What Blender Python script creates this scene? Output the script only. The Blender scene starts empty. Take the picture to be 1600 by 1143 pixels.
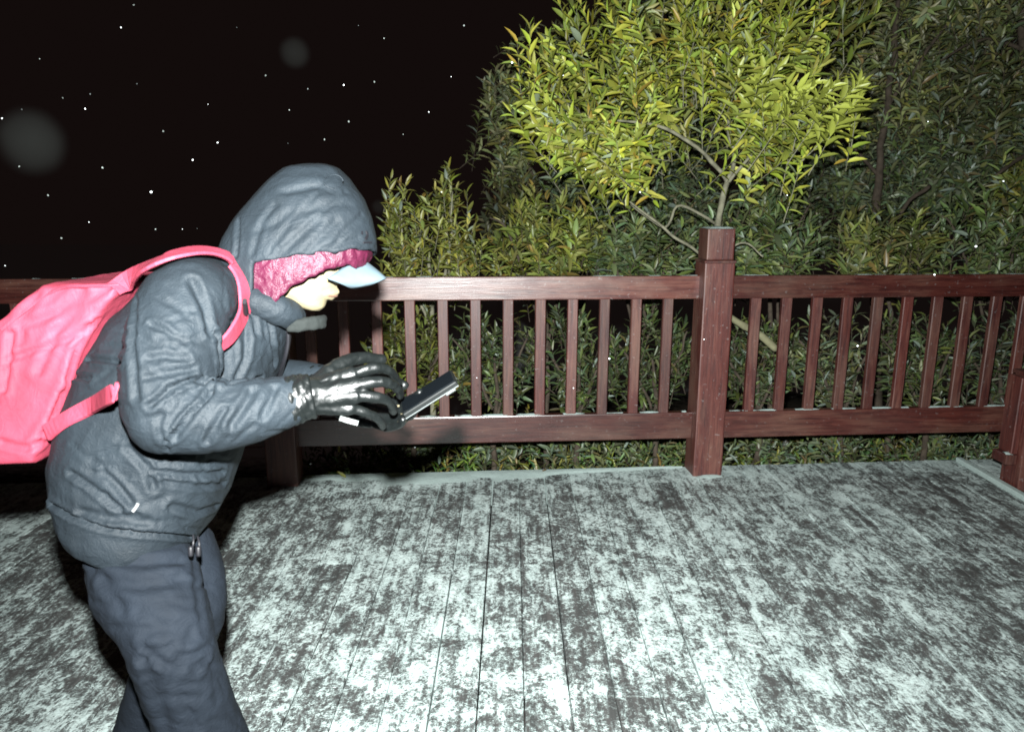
import bpy, bmesh, math, random
import numpy as np
from mathutils import Vector, Matrix, noise
from mathutils.bvhtree import BVHTree

random.seed(11)
rng = np.random.default_rng(11)
sc = bpy.context.scene
C = sc.collection

# ------------------------------------------------------------------ camera
FPX = 1160.0                      # focal length in pixels of a 1600 px wide frame
PITCH = math.radians(12.36)
ROLL = math.radians(0.15)
CAM = Vector((0, 0, 1.5))
_F = Vector((0, math.cos(PITCH), -math.sin(PITCH)))
_U0 = Vector((0, math.sin(PITCH), math.cos(PITCH)))
_R0 = Vector((1, 0, 0))
_R = _R0 * math.cos(ROLL) + _U0 * math.sin(ROLL)
_U = _U0 * math.cos(ROLL) - _R0 * math.sin(ROLL)
cam = bpy.data.cameras.new('camera')
cam.sensor_width = 36.0
cam.lens = 36.0 * FPX / 1600.0
cam.clip_start = 0.02
cam.clip_end = 400
cam.dof.use_dof = True
cam.dof.focus_distance = 2.3
cam.dof.aperture_fstop = 4.0
camo = bpy.data.objects.new('camera', cam)
C.objects.link(camo)
M = Matrix((_R, _U, -_F)).transposed().to_4x4()
M.translation = CAM
camo.matrix_world = M
sc.camera = camo

# ------------------------------------------------------------------ night sky, moonless snow cloud, camera flash
world = bpy.data.worlds.new('World')
sc.world = world
world.use_nodes = True
wn = world.node_tree
wn.nodes.clear()
wout = wn.nodes.new('ShaderNodeOutputWorld')
wbg = wn.nodes.new('ShaderNodeBackground')
wsky = wn.nodes.new('ShaderNodeTexSky')
wsky.sky_type = 'NISHITA'
wsky.sun_disc = False
wsky.sun_elevation = math.radians(-8)
wsky.sun_rotation = math.radians(200)
wadd = wn.nodes.new('ShaderNodeMix')
wadd.data_type = 'RGBA'
wadd.blend_type = 'ADD'
wadd.inputs[0].default_value = 1.0
wadd.inputs[7].default_value = (0.060, 0.036, 0.033, 1)      # town glow on low snow cloud
wn.links.new(wsky.outputs[0], wadd.inputs[6])
wn.links.new(wadd.outputs[2], wbg.inputs[0])
wbg.inputs[1].default_value = 0.1
wn.links.new(wbg.outputs[0], wout.inputs[0])

fl = bpy.data.lights.new('camera_flash', 'SPOT')             # the flash that lit the photograph, on the camera's hot shoe
fl.energy = 1620
fl.color = (0.97, 1.0, 0.985)
fl.shadow_soft_size = 0.022
fl.spot_size = math.radians(124)
fl.spot_blend = 1.0
flo = bpy.data.objects.new('camera_flash', fl)
C.objects.link(flo)
flo.location = CAM + _U * 0.165 - _R * 0.028 + _F * 0.02
flo.rotation_euler = (_F * 1.0 + _R * 0.03 + _U * 0.07).to_track_quat('-Z', 'Y').to_euler()

sun = bpy.data.lights.new('moon', 'SUN')                     # faint skylight direction, almost nothing at night
sun.energy = 0.004
sun.angle = math.radians(12)
suno = bpy.data.objects.new('moon', sun)
C.objects.link(suno)
suno.rotation_euler = (math.radians(40), 0, math.radians(200))

sc.view_settings.view_transform = 'Standard'
sc.view_settings.look = 'None'
sc.view_settings.exposure = 0.0
sc.view_settings.gamma = 1.0
sc.view_settings.use_curve_mapping = False


def P(x, y, d):
    """World point at pixel (x, y) of the 1600 x 1143 frame, d metres along the view axis."""
    return CAM + (_F + _R * ((x - 800) / FPX) + _U * ((571.5 - y) / FPX)) * d


def PG(x, y, z=0.0):
    v = _F + _R * ((x - 800) / FPX) + _U * ((571.5 - y) / FPX)
    return CAM + v * ((z - CAM.z) / v.z)


# ------------------------------------------------------------------ object helpers
WLOC = {}


def tag(o, label=None, cat=None, group=None, kind=None):
    if label: o['label'] = label
    if cat: o['category'] = cat
    if group: o['group'] = group
    if kind: o['kind'] = kind
    return o


def put(o, parent=None):
    C.objects.link(o)
    if parent is not None:
        o.parent = parent
        o.matrix_parent_inverse = Matrix.Translation(-WLOC.get(parent.name, Vector((0, 0, 0))))
    return o


def empty(name, loc, label=None, cat=None, group=None, kind=None):
    o = bpy.data.objects.new(name, None)
    o.empty_display_size = 0.1
    o.location = loc
    C.objects.link(o)
    WLOC[o.name] = Vector(loc)
    return tag(o, label, cat, group, kind)


def mk(name, verts, faces, mat, parent=None, smooth=False):
    me = bpy.data.meshes.new(name)
    me.from_pydata([tuple(v) for v in verts], [], faces)
    me.update()
    return mo(name, me, mat, parent, smooth)


def mo(name, me, mat, parent=None, smooth=False, loc=None, rot=None, scale=None):
    if mat is not None and not me.materials:
        me.materials.append(mat)
    if smooth:
        me.polygons.foreach_set('use_smooth', [True] * len(me.polygons))
    o = bpy.data.objects.new(name, me)
    if loc is not None: o.location = loc
    if rot is not None: o.rotation_euler = rot
    if scale is not None: o.scale = scale
    return put(o, parent)


def bm_mesh(name, bm):
    bmesh.ops.recalc_face_normals(bm, faces=bm.faces[:])
    me = bpy.data.meshes.new(name)
    bm.to_mesh(me)
    bm.free()
    return me


def box_mesh(name, sx, sy, sz, bevel=0.0, seg=1, z0=None):
    bm = bmesh.new()
    bmesh.ops.create_cube(bm, size=1)
    bmesh.ops.scale(bm, verts=bm.verts, vec=(sx, sy, sz))
    if z0 is not None:
        bmesh.ops.translate(bm, verts=bm.verts, vec=(0, 0, z0 + sz / 2))
    if bevel:
        bmesh.ops.bevel(bm, geom=bm.edges[:] + bm.verts[:], offset=bevel, segments=seg, affect='EDGES', profile=0.6)
    return bm_mesh(name, bm)


def ring_loft(bm, rings, cap=True):
    """rings: list of lists of points (same count) -> closed skin."""
    vs = [[bm.verts.new(p) for p in r] for r in rings]
    n = len(vs[0])
    for a, b in zip(vs[:-1], vs[1:]):
        for i in range(n):
            bm.faces.new((a[i], a[(i + 1) % n], b[(i + 1) % n], b[i]))
    if cap:
        for r, c in ((vs[0], rings[0]), (vs[-1], rings[-1])):
            m = bm.verts.new(sum((Vector(p) for p in c), Vector()) / n)
            for i in range(n):
                bm.faces.new((r[i], r[(i + 1) % n], m))


def frames(pts):
    pts = [Vector(p) for p in pts]
    t0 = (pts[1] - pts[0]).normalized()
    a = t0.orthogonal().normalized()
    out = []
    for i, p in enumerate(pts):
        t = (pts[min(i + 1, len(pts) - 1)] - pts[max(i - 1, 0)]).normalized()
        a = (a - t * a.dot(t)).normalized()
        out.append((p, t, a, t.cross(a)))
    return out


def resample(pts, rad, n):
    """Catmull-Rom through the points."""
    pts = [Vector(p) for p in pts]
    o, r = [], []
    m = len(pts)
    for k in range(n):
        u = k / (n - 1) * (m - 1)
        i = min(int(u), m - 2)
        f = u - i
        p0, p1, p2, p3 = pts[max(i - 1, 0)], pts[i], pts[i + 1], pts[min(i + 2, m - 1)]
        o.append(0.5 * ((2 * p1) + (p2 - p0) * f + (2 * p0 - 5 * p1 + 4 * p2 - p3) * f * f + (3 * p1 - p0 - 3 * p2 + p3) * f ** 3))
        r.append(rad[i] * (1 - f) + rad[i + 1] * f)
    return o, r


def tube(bm, pts, rad, n=12, res=None, round_ends=True):
    if res: pts, rad = resample(pts, rad, res)
    fr = frames(pts)
    rings = []
    def ring(p, a, b, r): return [p + (a * math.cos(2 * math.pi * i / n) + b * math.sin(2 * math.pi * i / n)) * r for i in range(n)]
    if round_ends:
        p, t, a, b = fr[0]
        for q in (0.25, 0.65, 0.9): rings.append(ring(p - t * rad[0] * math.sqrt(1 - q * q) * 0.9, a, b, rad[0] * q))
    for (p, t, a, b), r in zip(fr, rad): rings.append(ring(p, a, b, r))
    if round_ends:
        p, t, a, b = fr[-1]
        for q in (0.9, 0.65, 0.25): rings.append(ring(p + t * rad[-1] * math.sqrt(1 - q * q) * 0.9, a, b, rad[-1] * q))
    ring_loft(bm, rings)


def remesh(bm, voxel, smooth=4, name='tmp'):
    me = bm_mesh(name, bm)
    o = bpy.data.objects.new(name, me)
    C.objects.link(o)
    m = o.modifiers.new('r', 'REMESH')
    m.mode = 'VOXEL'
    m.voxel_size = voxel
    if smooth:
        s = o.modifiers.new('s', 'SMOOTH')
        s.factor = 0.5
        s.iterations = smooth
    dg = bpy.context.evaluated_depsgraph_get()
    out = bpy.data.meshes.new_from_object(o.evaluated_get(dg))
    bpy.data.objects.remove(o)
    bpy.data.meshes.remove(me)
    return out


def co_of(me):
    a = np.empty(len(me.vertices) * 3, np.float32)
    me.vertices.foreach_get('co', a)
    return a.reshape(-1, 3).astype(np.float64)


def no_of(me):
    a = np.empty(len(me.vertices) * 3, np.float32)
    me.vertex_normals.foreach_get('vector', a)
    return a.reshape(-1, 3).astype(np.float64)


def set_co(me, co):
    me.vertices.foreach_set('co', co.astype(np.float32).ravel())
    me.update()


def bvh_of(me):
    return BVHTree.FromPolygons([v.co[:] for v in me.vertices], [p.vertices[:] for p in me.polygons])


def hit(bvh, x, y):
    d = (P(x, y, 1.0) - CAM).normalized()
    h = bvh.ray_cast(CAM, d)
    return (h[0], h[1]) if h[0] is not None else (None, None)


def crease(me, bvh, px, w=0.008, amp=0.006, ridge=0.5):
    """Press a fold line (given where it shows on the cloth) into a mesh."""
    pts = []
    for (x0, y0), (x1, y1) in zip(px[:-1], px[1:]):
        for k in range(6):
            p, _ = hit(bvh, x0 + (x1 - x0) * k / 5, y0 + (y1 - y0) * k / 5)
            if p is not None: pts.append(p[:])
    if len(pts) < 2: return
    co, no = co_of(me), no_of(me)
    pts = np.array(pts)
    lo, hi = pts.min(0) - 4 * w, pts.max(0) + 4 * w
    sel = np.where(((co > lo) & (co < hi)).all(1))[0]
    if not len(sel): return
    c = co[sel]
    d = np.full(len(sel), 9.0)
    for a, b in zip(pts[:-1], pts[1:]):
        ab = b - a
        L = (ab * ab).sum() + 1e-12
        t = np.clip(((c - a) @ ab) / L, 0, 1)
        d = np.minimum(d, np.linalg.norm(c - (a + t[:, None] * ab), axis=1))
    f = -amp * np.exp(-(d / w) ** 2) + ridge * amp * np.exp(-((d - 2.0 * w) / (w * 0.9)) ** 2)
    co[sel] = c + no[sel] * f[:, None]
    set_co(me, co)


def wrinkle(me, amp, freq, stretch=(1, 1, 1), seed=0.0, power=1.0, mask=None):
    co, no = co_of(me), no_of(me)
    off = Vector((seed * 3.1, seed * 1.7, -seed))
    d = np.empty(len(co))
    sx, sy, sz = stretch
    for i, (x, y, z) in enumerate(co):
        v = Vector((x * sx, y * sy, z * sz)) * freq + off
        w = noise.noise(v * 0.45) * 1.1
        a = noise.noise(v + Vector((w, -w, w)))
        b = noise.noise(v * 2.1 + Vector((5, w, 1)))
        d[i] = (0.5 - abs(a)) * 1.3 - 0.32 + b * 0.35
    if mask is not None: d = d * mask(co)
    set_co(me, co + no * (d * amp)[:, None])


# ------------------------------------------------------------------ materials
def nt(name):
    m = bpy.data.materials.new(name)
    m.use_nodes = True
    t = m.node_tree
    return m, t, t.nodes['Principled BSDF'], t.nodes, t.links


def set_in(b, **k):
    for n, v in k.items():
        n = n.replace('_', ' ')
        if n in b.inputs: b.inputs[n].default_value = v


def noise_node(N, L, vec, scale, detail=4, rough=0.6, dist=0.0):
    n = N.new('ShaderNodeTexNoise')
    n.inputs['Scale'].default_value = scale
    n.inputs['Detail'].default_value = detail
    n.inputs['Roughness'].default_value = rough
    n.inputs['Distortion'].default_value = dist
    if vec is not None: L.new(vec, n.inputs['Vector'])
    return n.outputs['Fac']


def mapping(N, L, vec, scale, loc=(0, 0, 0), rot=(0, 0, 0)):
    m = N.new('ShaderNodeMapping')
    m.inputs['Scale'].default_value = scale
    m.inputs['Location'].default_value = loc
    m.inputs['Rotation'].default_value = rot
    L.new(vec, m.inputs['Vector'])
    return m.outputs[0]


def ramp(N, L, fac, stops):
    r = N.new('ShaderNodeValToRGB')
    e = r.color_ramp.elements
    while len(e) < len(stops): e.new(0.5)
    for k, (p, c) in enumerate(stops):
        e[k].position = p
        e[k].color = (*c, 1) if len(c) == 3 else c
    L.new(fac, r.inputs[0])
    return r.outputs[0]


def mixc(N, L, fac, a, b, mode='MIX'):
    m = N.new('ShaderNodeMix')
    m.data_type = 'RGBA'
    m.blend_type = mode
    for sock, v in ((m.inputs[0], fac), (m.inputs[6], a), (m.inputs[7], b)):
        if hasattr(v, 'node'): L.new(v, sock)
        else: sock.default_value = v if isinstance(v, (int, float)) else (*v, 1)
    return m.outputs[2]


def math_(N, L, op, a, b=None, clamp=False):
    m = N.new('ShaderNodeMath')
    m.operation = op
    m.use_clamp = clamp
    for sock, v in zip(m.inputs, (a, b)):
        if v is None: continue
        if hasattr(v, 'node'): L.new(v, sock)
        else: sock.default_value = v
    return m.outputs[0]


def bump(N, L, b, h, strength=0.3, dist=0.01):
    n = N.new('ShaderNodeBump')
    n.inputs['Strength'].default_value = strength
    n.inputs['Distance'].default_value = dist
    L.new(h, n.inputs['Height'])
    L.new(n.outputs[0], b.inputs['Normal'])


def wood_mat(name, axis):
    m, t, b, N, L = nt(name)
    tc = N.new('ShaderNodeTexCoord')
    oi = N.new('ShaderNodeObjectInfo')
    add = N.new('ShaderNodeVectorMath')
    add.operation = 'ADD'
    comb = N.new('ShaderNodeCombineXYZ')
    r9 = math_(N, L, 'MULTIPLY', oi.outputs['Random'], 37.0)
    for i in range(3): L.new(r9, comb.inputs[i])
    L.new(tc.outputs['Object'], add.inputs[0])
    L.new(comb.outputs[0], add.inputs[1])
    s = [26, 26, 26]
    s[axis] = 1.6
    gr = noise_node(N, L, mapping(N, L, add.outputs[0], s), 3.0, 6, 0.65, 0.6)
    blot = noise_node(N, L, mapping(N, L, add.outputs[0], [6 if k != axis else 2.4 for k in range(3)]), 1.0, 4, 0.6)
    col = ramp(N, L, gr, [(0.25, (0.016, 0.0040, 0.0038)), (0.5, (0.058, 0.0138, 0.0108)), (0.75, (0.098, 0.028, 0.020))])
    worn = ramp(N, L, math_(N, L, 'ADD', math_(N, L, 'MULTIPLY', blot, 0.7), math_(N, L, 'MULTIPLY', gr, 0.3)), [(0.47, (0, 0, 0)), (0.64, (1, 1, 1))])
    col = mixc(N, L, math_(N, L, 'MULTIPLY', worn, 0.30), col, (0.165, 0.098, 0.066))
    fine = noise_node(N, L, add.outputs[0], 55.0, 2, 0.5)
    frost = ramp(N, L, fine, [(0.66, (0, 0, 0)), (0.74, (1, 1, 1))])
    col = mixc(N, L, math_(N, L, 'MULTIPLY', frost, 0.16), col, (0.34, 0.36, 0.36))
    var = math_(N, L, 'MULTIPLY_ADD', oi.outputs['Random'], 0.6)
    var.node.inputs[2].default_value = 0.7
    hsv = N.new('ShaderNodeHueSaturation')
    L.new(var, hsv.inputs['Value'])
    L.new(col, hsv.inputs['Color'])
    L.new(hsv.outputs[0], b.inputs['Base Color'])
    lo, hi = (0.26, 0.38) if axis == 0 else (0.42, 0.62)
    L.new(ramp(N, L, blot, [(0.3, (lo,) * 3), (0.7, (hi,) * 3)]), b.inputs['Roughness'])
    set_in(b, Specular_IOR_Level=1.0 if axis == 0 else 0.6)
    bump(N, L, b, gr, 0.18 if axis == 0 else 0.35, 0.003)
    return m


WOOD_V = wood_mat('red_brown_stain_upright', 2)
WOOD_H = wood_mat('red_brown_stain_level', 0)


def deck_mat():
    m, t, b, N, L = nt('snow_dusted_planks')
    geo = N.new('ShaderNodeNewGeometry')
    oi = N.new('ShaderNodeObjectInfo')
    pos = geo.outputs['Position']
    sep = N.new('ShaderNodeSeparateXYZ')
    L.new(pos, sep.inputs[0])
    warp = N.new('ShaderNodeTexNoise')
    warp.inputs['Scale'].default_value = 5.0
    L.new(pos, warp.inputs['Vector'])
    wv = N.new('ShaderNodeVectorMath')
    wv.operation = 'SCALE'
    wv.inputs['Scale'].default_value = 0.10
    L.new(warp.outputs['Color'], wv.inputs[0])
    wp = N.new('ShaderNodeVectorMath')
    L.new(pos, wp.inputs[0])
    L.new(wv.outputs[0], wp.inputs[1])
    wpos = wp.outputs[0]
    big = noise_node(N, L, mapping(N, L, pos, (1.2, 0.9, 1.0)), 1.5, 3, 0.5, 0.4)
    mid = noise_node(N, L, mapping(N, L, wpos, (1.0, 0.75, 1.0), (3, 1, 0), (0, 0, 0.35)), 9.0, 3, 0.6, 0.4)
    sm = noise_node(N, L, mapping(N, L, wpos, (1.0, 0.6, 1.0), (7, 2, 0)), 24.0, 3, 0.65, 0.5)
    fin = noise_node(N, L, mapping(N, L, pos, (1.0, 0.7, 1.0)), 75.0, 3, 0.7)
    strk = noise_node(N, L, mapping(N, L, pos, (34, 2.6, 1)), 1.0, 3, 0.6)
    gra = noise_node(N, L, pos, 230.0, 2, 0.6)
    s = math_(N, L, 'MULTIPLY', big, 0.30)
    s = math_(N, L, 'ADD', s, math_(N, L, 'MULTIPLY', math_(N, L, 'SUBTRACT', strk, 0.5), 0.75))
    s = math_(N, L, 'ADD', s, math_(N, L, 'MULTIPLY', mid, 0.70))
    s = math_(N, L, 'ADD', s, math_(N, L, 'MULTIPLY', sm, 1.10))
    s = math_(N, L, 'ADD', s, math_(N, L, 'MULTIPLY', fin, 1.15))
    s = math_(N, L, 'ADD', s, math_(N, L, 'MULTIPLY', gra, 0.45))
    s = math_(N, L, 'ADD', s, math_(N, L, 'MULTIPLY', oi.outputs['Random'], 0.16))
    # the dusting gets thinner to the right, thicker along the railing
    s = math_(N, L, 'ADD', s, math_(N, L, 'MULTIPLY', sep.outputs[0], 0.004))
    line = math_(N, L, 'SUBTRACT', sep.outputs[1], math_(N, L, 'MULTIPLY', sep.outputs[0], 0.078))
    edge = N.new('ShaderNodeMapRange')
    edge.inputs[1].default_value = 3.74
    edge.inputs[2].default_value = 3.97
    L.new(line, edge.inputs[0])
    s = math_(N, L, 'ADD', s, math_(N, L, 'MULTIPLY', edge.outputs[0], 0.14))
    cov = ramp(N, L, math_(N, L, 'MULTIPLY', s, 0.272), [(0.462, (0.06,) * 3), (0.510, (0.26,) * 3), (0.540, (0.66,) * 3), (0.60, (1, 1, 1))])
    gr = noise_node(N, L, mapping(N, L, pos, (40, 2.0, 40)), 1.0, 5, 0.6)
    woodc = ramp(N, L, gr, [(0.3, (0.018, 0.016, 0.016)), (0.7, (0.050, 0.043, 0.042))])
    snowc = ramp(N, L, mid, [(0.3, (0.37, 0.455, 0.44)), (0.65, (0.48, 0.57, 0.55))])
    L.new(mixc(N, L, cov, woodc, snowc), b.inputs['Base Color'])
    L.new(ramp(N, L, cov, [(0, (0.5,) * 3), (1, (0.85,) * 3)]), b.inputs['Roughness'])
    set_in(b, Specular_IOR_Level=0.3)
    bump(N, L, b, math_(N, L, 'ADD', math_(N, L, 'MULTIPLY', cov, 0.7), math_(N, L, 'MULTIPLY', fin, 0.35)), 0.75, 0.006)
    return m


DECK = deck_mat()


def simple(name, col, rough=0.7, spec=0.4, nscale=0, namp=0.25, bscale=0, bstr=0.2, bdist=0.004, sheen=0.0, coat=0.0):
    m, t, b, N, L = nt(name)
    tc = N.new('ShaderNodeTexCoord')
    if nscale:
        f = noise_node(N, L, tc.outputs['Object'], nscale, 4, 0.6)
        lo = tuple(c * (1 - namp) for c in col)
        hi = tuple(min(1, c * (1 + namp)) for c in col)
        L.new(ramp(N, L, f, [(0.3, lo), (0.7, hi)]), b.inputs['Base Color'])
    else:
        b.inputs['Base Color'].default_value = (*col, 1)
    set_in(b, Roughness=rough, Specular_IOR_Level=spec, Sheen_Weight=sheen, Coat_Weight=coat)
    if bscale:
        bump(N, L, b, noise_node(N, L, tc.outputs['Object'], bscale, 5, 0.6, 0.8), bstr, bdist)
    return m


def cloth_mat(name, col, rough, sheen, crumple, strength, dist, weave=900, spec=0.3):
    m, t, b, N, L = nt(name)
    tc = N.new('ShaderNodeTexCoord')
    v = tc.outputs['Object']
    f = noise_node(N, L, v, 9, 4, 0.6)
    L.new(ramp(N, L, f, [(0.3, tuple(c * 0.8 for c in col)), (0.7, tuple(min(1, c * 1.2) for c in col))]), b.inputs['Base Color'])
    set_in(b, Roughness=rough, Specular_IOR_Level=spec, Sheen_Weight=sheen, Sheen_Roughness=0.4)
    cr = noise_node(N, L, mapping(N, L, v, (1, 1, 1.5)), crumple, 4, 0.55, 1.2)
    rid = math_(N, L, 'ABSOLUTE', math_(N, L, 'SUBTRACT', cr, 0.5))
    cr2 = noise_node(N, L, mapping(N, L, v, (1.3, 1, 1), (3, 5, 1), (0, .6, 0)), crumple * 2.6, 3, 0.5, 1.6)
    rid = math_(N, L, 'ADD', rid, math_(N, L, 'MULTIPLY', math_(N, L, 'ABSOLUTE', math_(N, L, 'SUBTRACT', cr2, 0.5)), 0.45))
    wv = noise_node(N, L, v, weave, 1, 0.5)
    h = math_(N, L, 'ADD', math_(N, L, 'MULTIPLY', rid, 1.0), math_(N, L, 'MULTIPLY', wv, 0.06))
    bump(N, L, b, h, strength, dist)
    return m


JACKET = cloth_mat('slate_nylon', (0.0100, 0.0140, 0.0178), 0.64, 0.0, 22, 0.42, 0.011, spec=0.17)
TROUSER = cloth_mat('dark_blue_trouser_cloth', (0.0080, 0.0110, 0.0158), 0.8, 0.0, 22, 0.4, 0.010, spec=0.12)
PACK = cloth_mat('coral_pack_cloth', (0.225, 0.029, 0.050), 0.65, 0.0, 9, 0.35, 0.014, spec=0.2)
PINK = cloth_mat('shiny_magenta_quilt', (0.044, 0.0052, 0.0165), 0.46, 0.0, 13, 0.5, 0.02, spec=0.26)
BRIM = cloth_mat('pale_blue_cap_cloth', (0.060, 0.084, 0.098), 0.8, 0.0, 30, 0.15, 0.004, spec=.15)
LEATHER = simple('black_glossy_leather', (0.003, 0.004, 0.004), 0.40, 0.40, 0, 0, 38, 0.45, 0.006, coat=0.0)
SKIN = simple('face_skin', (0.150, 0.128, 0.078), 0.5, 0.35, 45, 0.16, 160, 0.35, 0.003)
GREYFAB = simple('pale_grey_mask_cloth', (0.0085, 0.0105, 0.0100), 0.85, 0.2, 60, 0.15, 120, 0.3, 0.003)
GLOVE_HIGHLIGHT = simple('painted_glove_highlight', (0.05, 0.058, 0.055), 0.5, 0.4)  # pale colour standing in for a highlight on the leather
DARKTRIM = simple('near_black_trim', (0.006, 0.006, 0.008), 0.5, 0.4)
WHITEPRINT = simple('white_print', (0.12, 0.125, 0.13), 0.5, 0.4)
RUBBER = simple('black_boot_rubber', (0.012, 0.012, 0.013), 0.6, 0.4, 30, 0.3)
SNOW = simple('loose_snow', (0.34, 0.42, 0.40), 0.85, 0.2, 30, 0.06, 90, 0.6, 0.006)
FLAKE = simple('snow_crystal', (0.8, 0.84, 0.85), 0.7, 0.3)
FLAKE2 = simple('dimmed_snow_crystal', (0.075, 0.085, 0.085), 0.7, 0.1)  # darker copy of the flake white; dimness is put into the colour
PHONEMAT = simple('dark_phone_shell', (0.003, 0.004, 0.004), 0.55, 0.2)
GLASS = simple('dark_phone_glass', (0.003, 0.004, 0.005), 0.10, 0.5)
METAL = simple('pale_metal_edge', (0.045, 0.052, 0.052), 0.4, 0.4)
JOIST = simple('dark_wet_joist_wood', (0.02, 0.015, 0.014), 0.8, 0.2, 12, 0.4)
BARK = simple('pale_grey_bark', (0.165, 0.160, 0.112), 0.85, 0.2, 22, 0.4, 60, 0.6, 0.006)
DBARK = simple('brown_bark', (0.055, 0.043, 0.032), 0.9, 0.2, 22, 0.4, 60, 0.6, 0.006)
CUT = simple('pale_cut_stick_bark', (0.15, 0.145, 0.085), 0.8, 0.2, 14, 0.3)


def earth_mat():
    m, t, b, N, L = nt('leaf_litter_under_snow_dust')
    geo = N.new('ShaderNodeNewGeometry')
    pos = geo.outputs['Position']
    sep = N.new('ShaderNodeSeparateXYZ')
    L.new(pos, sep.inputs[0])
    n = noise_node(N, L, pos, 9.0, 5, 0.65)
    mr = N.new('ShaderNodeMapRange')
    mr.inputs[1].default_value = 7.0
    mr.inputs[2].default_value = 14.0
    L.new(sep.outputs[1], mr.inputs[0])
    cov = ramp(N, L, math_(N, L, 'ADD', math_(N, L, 'MULTIPLY', n, 0.6), math_(N, L, 'MULTIPLY', mr.outputs[0], 0.6)), [(0.42, (0, 0, 0)), (0.62, (1, 1, 1))])
    lit = ramp(N, L, n, [(0.3, (0.012, 0.010, 0.007)), (0.7, (0.034, 0.027, 0.018))])
    L.new(mixc(N, L, cov, lit, (0.78, 0.80, 0.80)), b.inputs['Base Color'])
    set_in(b, Roughness=0.95, Specular_IOR_Level=0.1)
    bump(N, L, b, noise_node(N, L, pos, 25, 5, 0.6), 0.8, 0.03)
    return m


EARTH = earth_mat()


def leaf_mat():
    m, t, b, N, L = nt('leaf_blade')
    at = N.new('ShaderNodeAttribute')
    at.attribute_name = 'tint'
    L.new(at.outputs['Color'], b.inputs['Base Color'])
    set_in(b, Roughness=0.42, Specular_IOR_Level=0.45)
    tr = N.new('ShaderNodeBsdfTranslucent')
    L.new(mixc(N, L, 1.0, at.outputs['Color'], (1.1, 1.15, 0.5), 'MULTIPLY'), tr.inputs['Color'])
    mx = N.new('ShaderNodeMixShader')
    mx.inputs[0].default_value = 0.15
    L.new(b.outputs[0], mx.inputs[1])
    L.new(tr.outputs[0], mx.inputs[2])
    L.new(mx.outputs[0], N['Material Output'].inputs['Surface'])
    return m


LEAF = leaf_mat()


def ghost_mat():
    """A flake mixed nearly clear; its faint brightness is put into the material."""
    m, t, b, N, L = nt('faint_snowflake')
    set_in(b, Roughness=0.8, Specular_IOR_Level=0.0)
    b.inputs['Base Color'].default_value = (0.75, 0.85, 0.8, 1)
    tr = N.new('ShaderNodeBsdfTransparent')
    mx = N.new('ShaderNodeMixShader')
    mx.inputs[0].default_value = 0.00007
    L.new(tr.outputs[0], mx.inputs[1])
    L.new(b.outputs[0], mx.inputs[2])
    L.new(mx.outputs[0], N['Material Output'].inputs['Surface'])
    return m


FAINT_FLAKE = ghost_mat()
DIM_FLAKE = ghost_mat()
DIM_FLAKE.node_tree.nodes['Mix Shader'].inputs[0].default_value = 0.10  # low brightness of the dim flakes is set by this mix

# ------------------------------------------------------------------ fence frame of reference
YAW = math.radians(4.46)
FD = 3.98
DV = Vector((math.cos(YAW), math.sin(YAW), 0))
DN = Vector((math.sin(YAW), -math.cos(YAW), 0))           # towards the deck
def FP(u, n=0.0, z=0.0): return Vector((0, FD, 0)) + DV * u + DN * n + Vector((0, 0, z))

# ------------------------------------------------------------------ ground
def ground():
    n = 90
    ys = np.concatenate([np.linspace(-40, 2, 14), np.linspace(2.6, 14, 60), np.linspace(16, 160, 18)])
    xs = np.concatenate([np.linspace(-120, -9, 14), np.linspace(-8, 10, 60), np.linspace(12, 120, 14)])
    vs, fs = [], []
    for y in ys:
        for x in xs:
            k = max(0.0, y - 4.3 - 0.08 * x)
            bank = -0.30 - 0.10 * min(k, 3) + (0.22 * min(max(x + 1.0, 0), 2.0) / 2.0) * min(k, 1.0)
            bank -= 0.26 * min(max(k - 0.3, 0), 26) * min(max(0.2 - x, 0), 1.5) / 1.5
            if x >= 0: bank -= 0.22 * min(max(k - 2.5, 0), 26) * min(max(0.2 + x, 0), 1.5) / 1.5
            vs.append((x, y, bank + 0.05 * noise.noise(Vector((x * 1.3, y * 1.3, 0)))))
    w = len(xs)
    for j in range(len(ys) - 1):
        for i in range(w - 1):
            fs.append((j * w + i, j * w + i + 1, (j + 1) * w + i + 1, (j + 1) * w + i))
    o = mk('ground', vs, fs, EARTH, None, True)
    tag(o, kind='structure')

ground()

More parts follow.
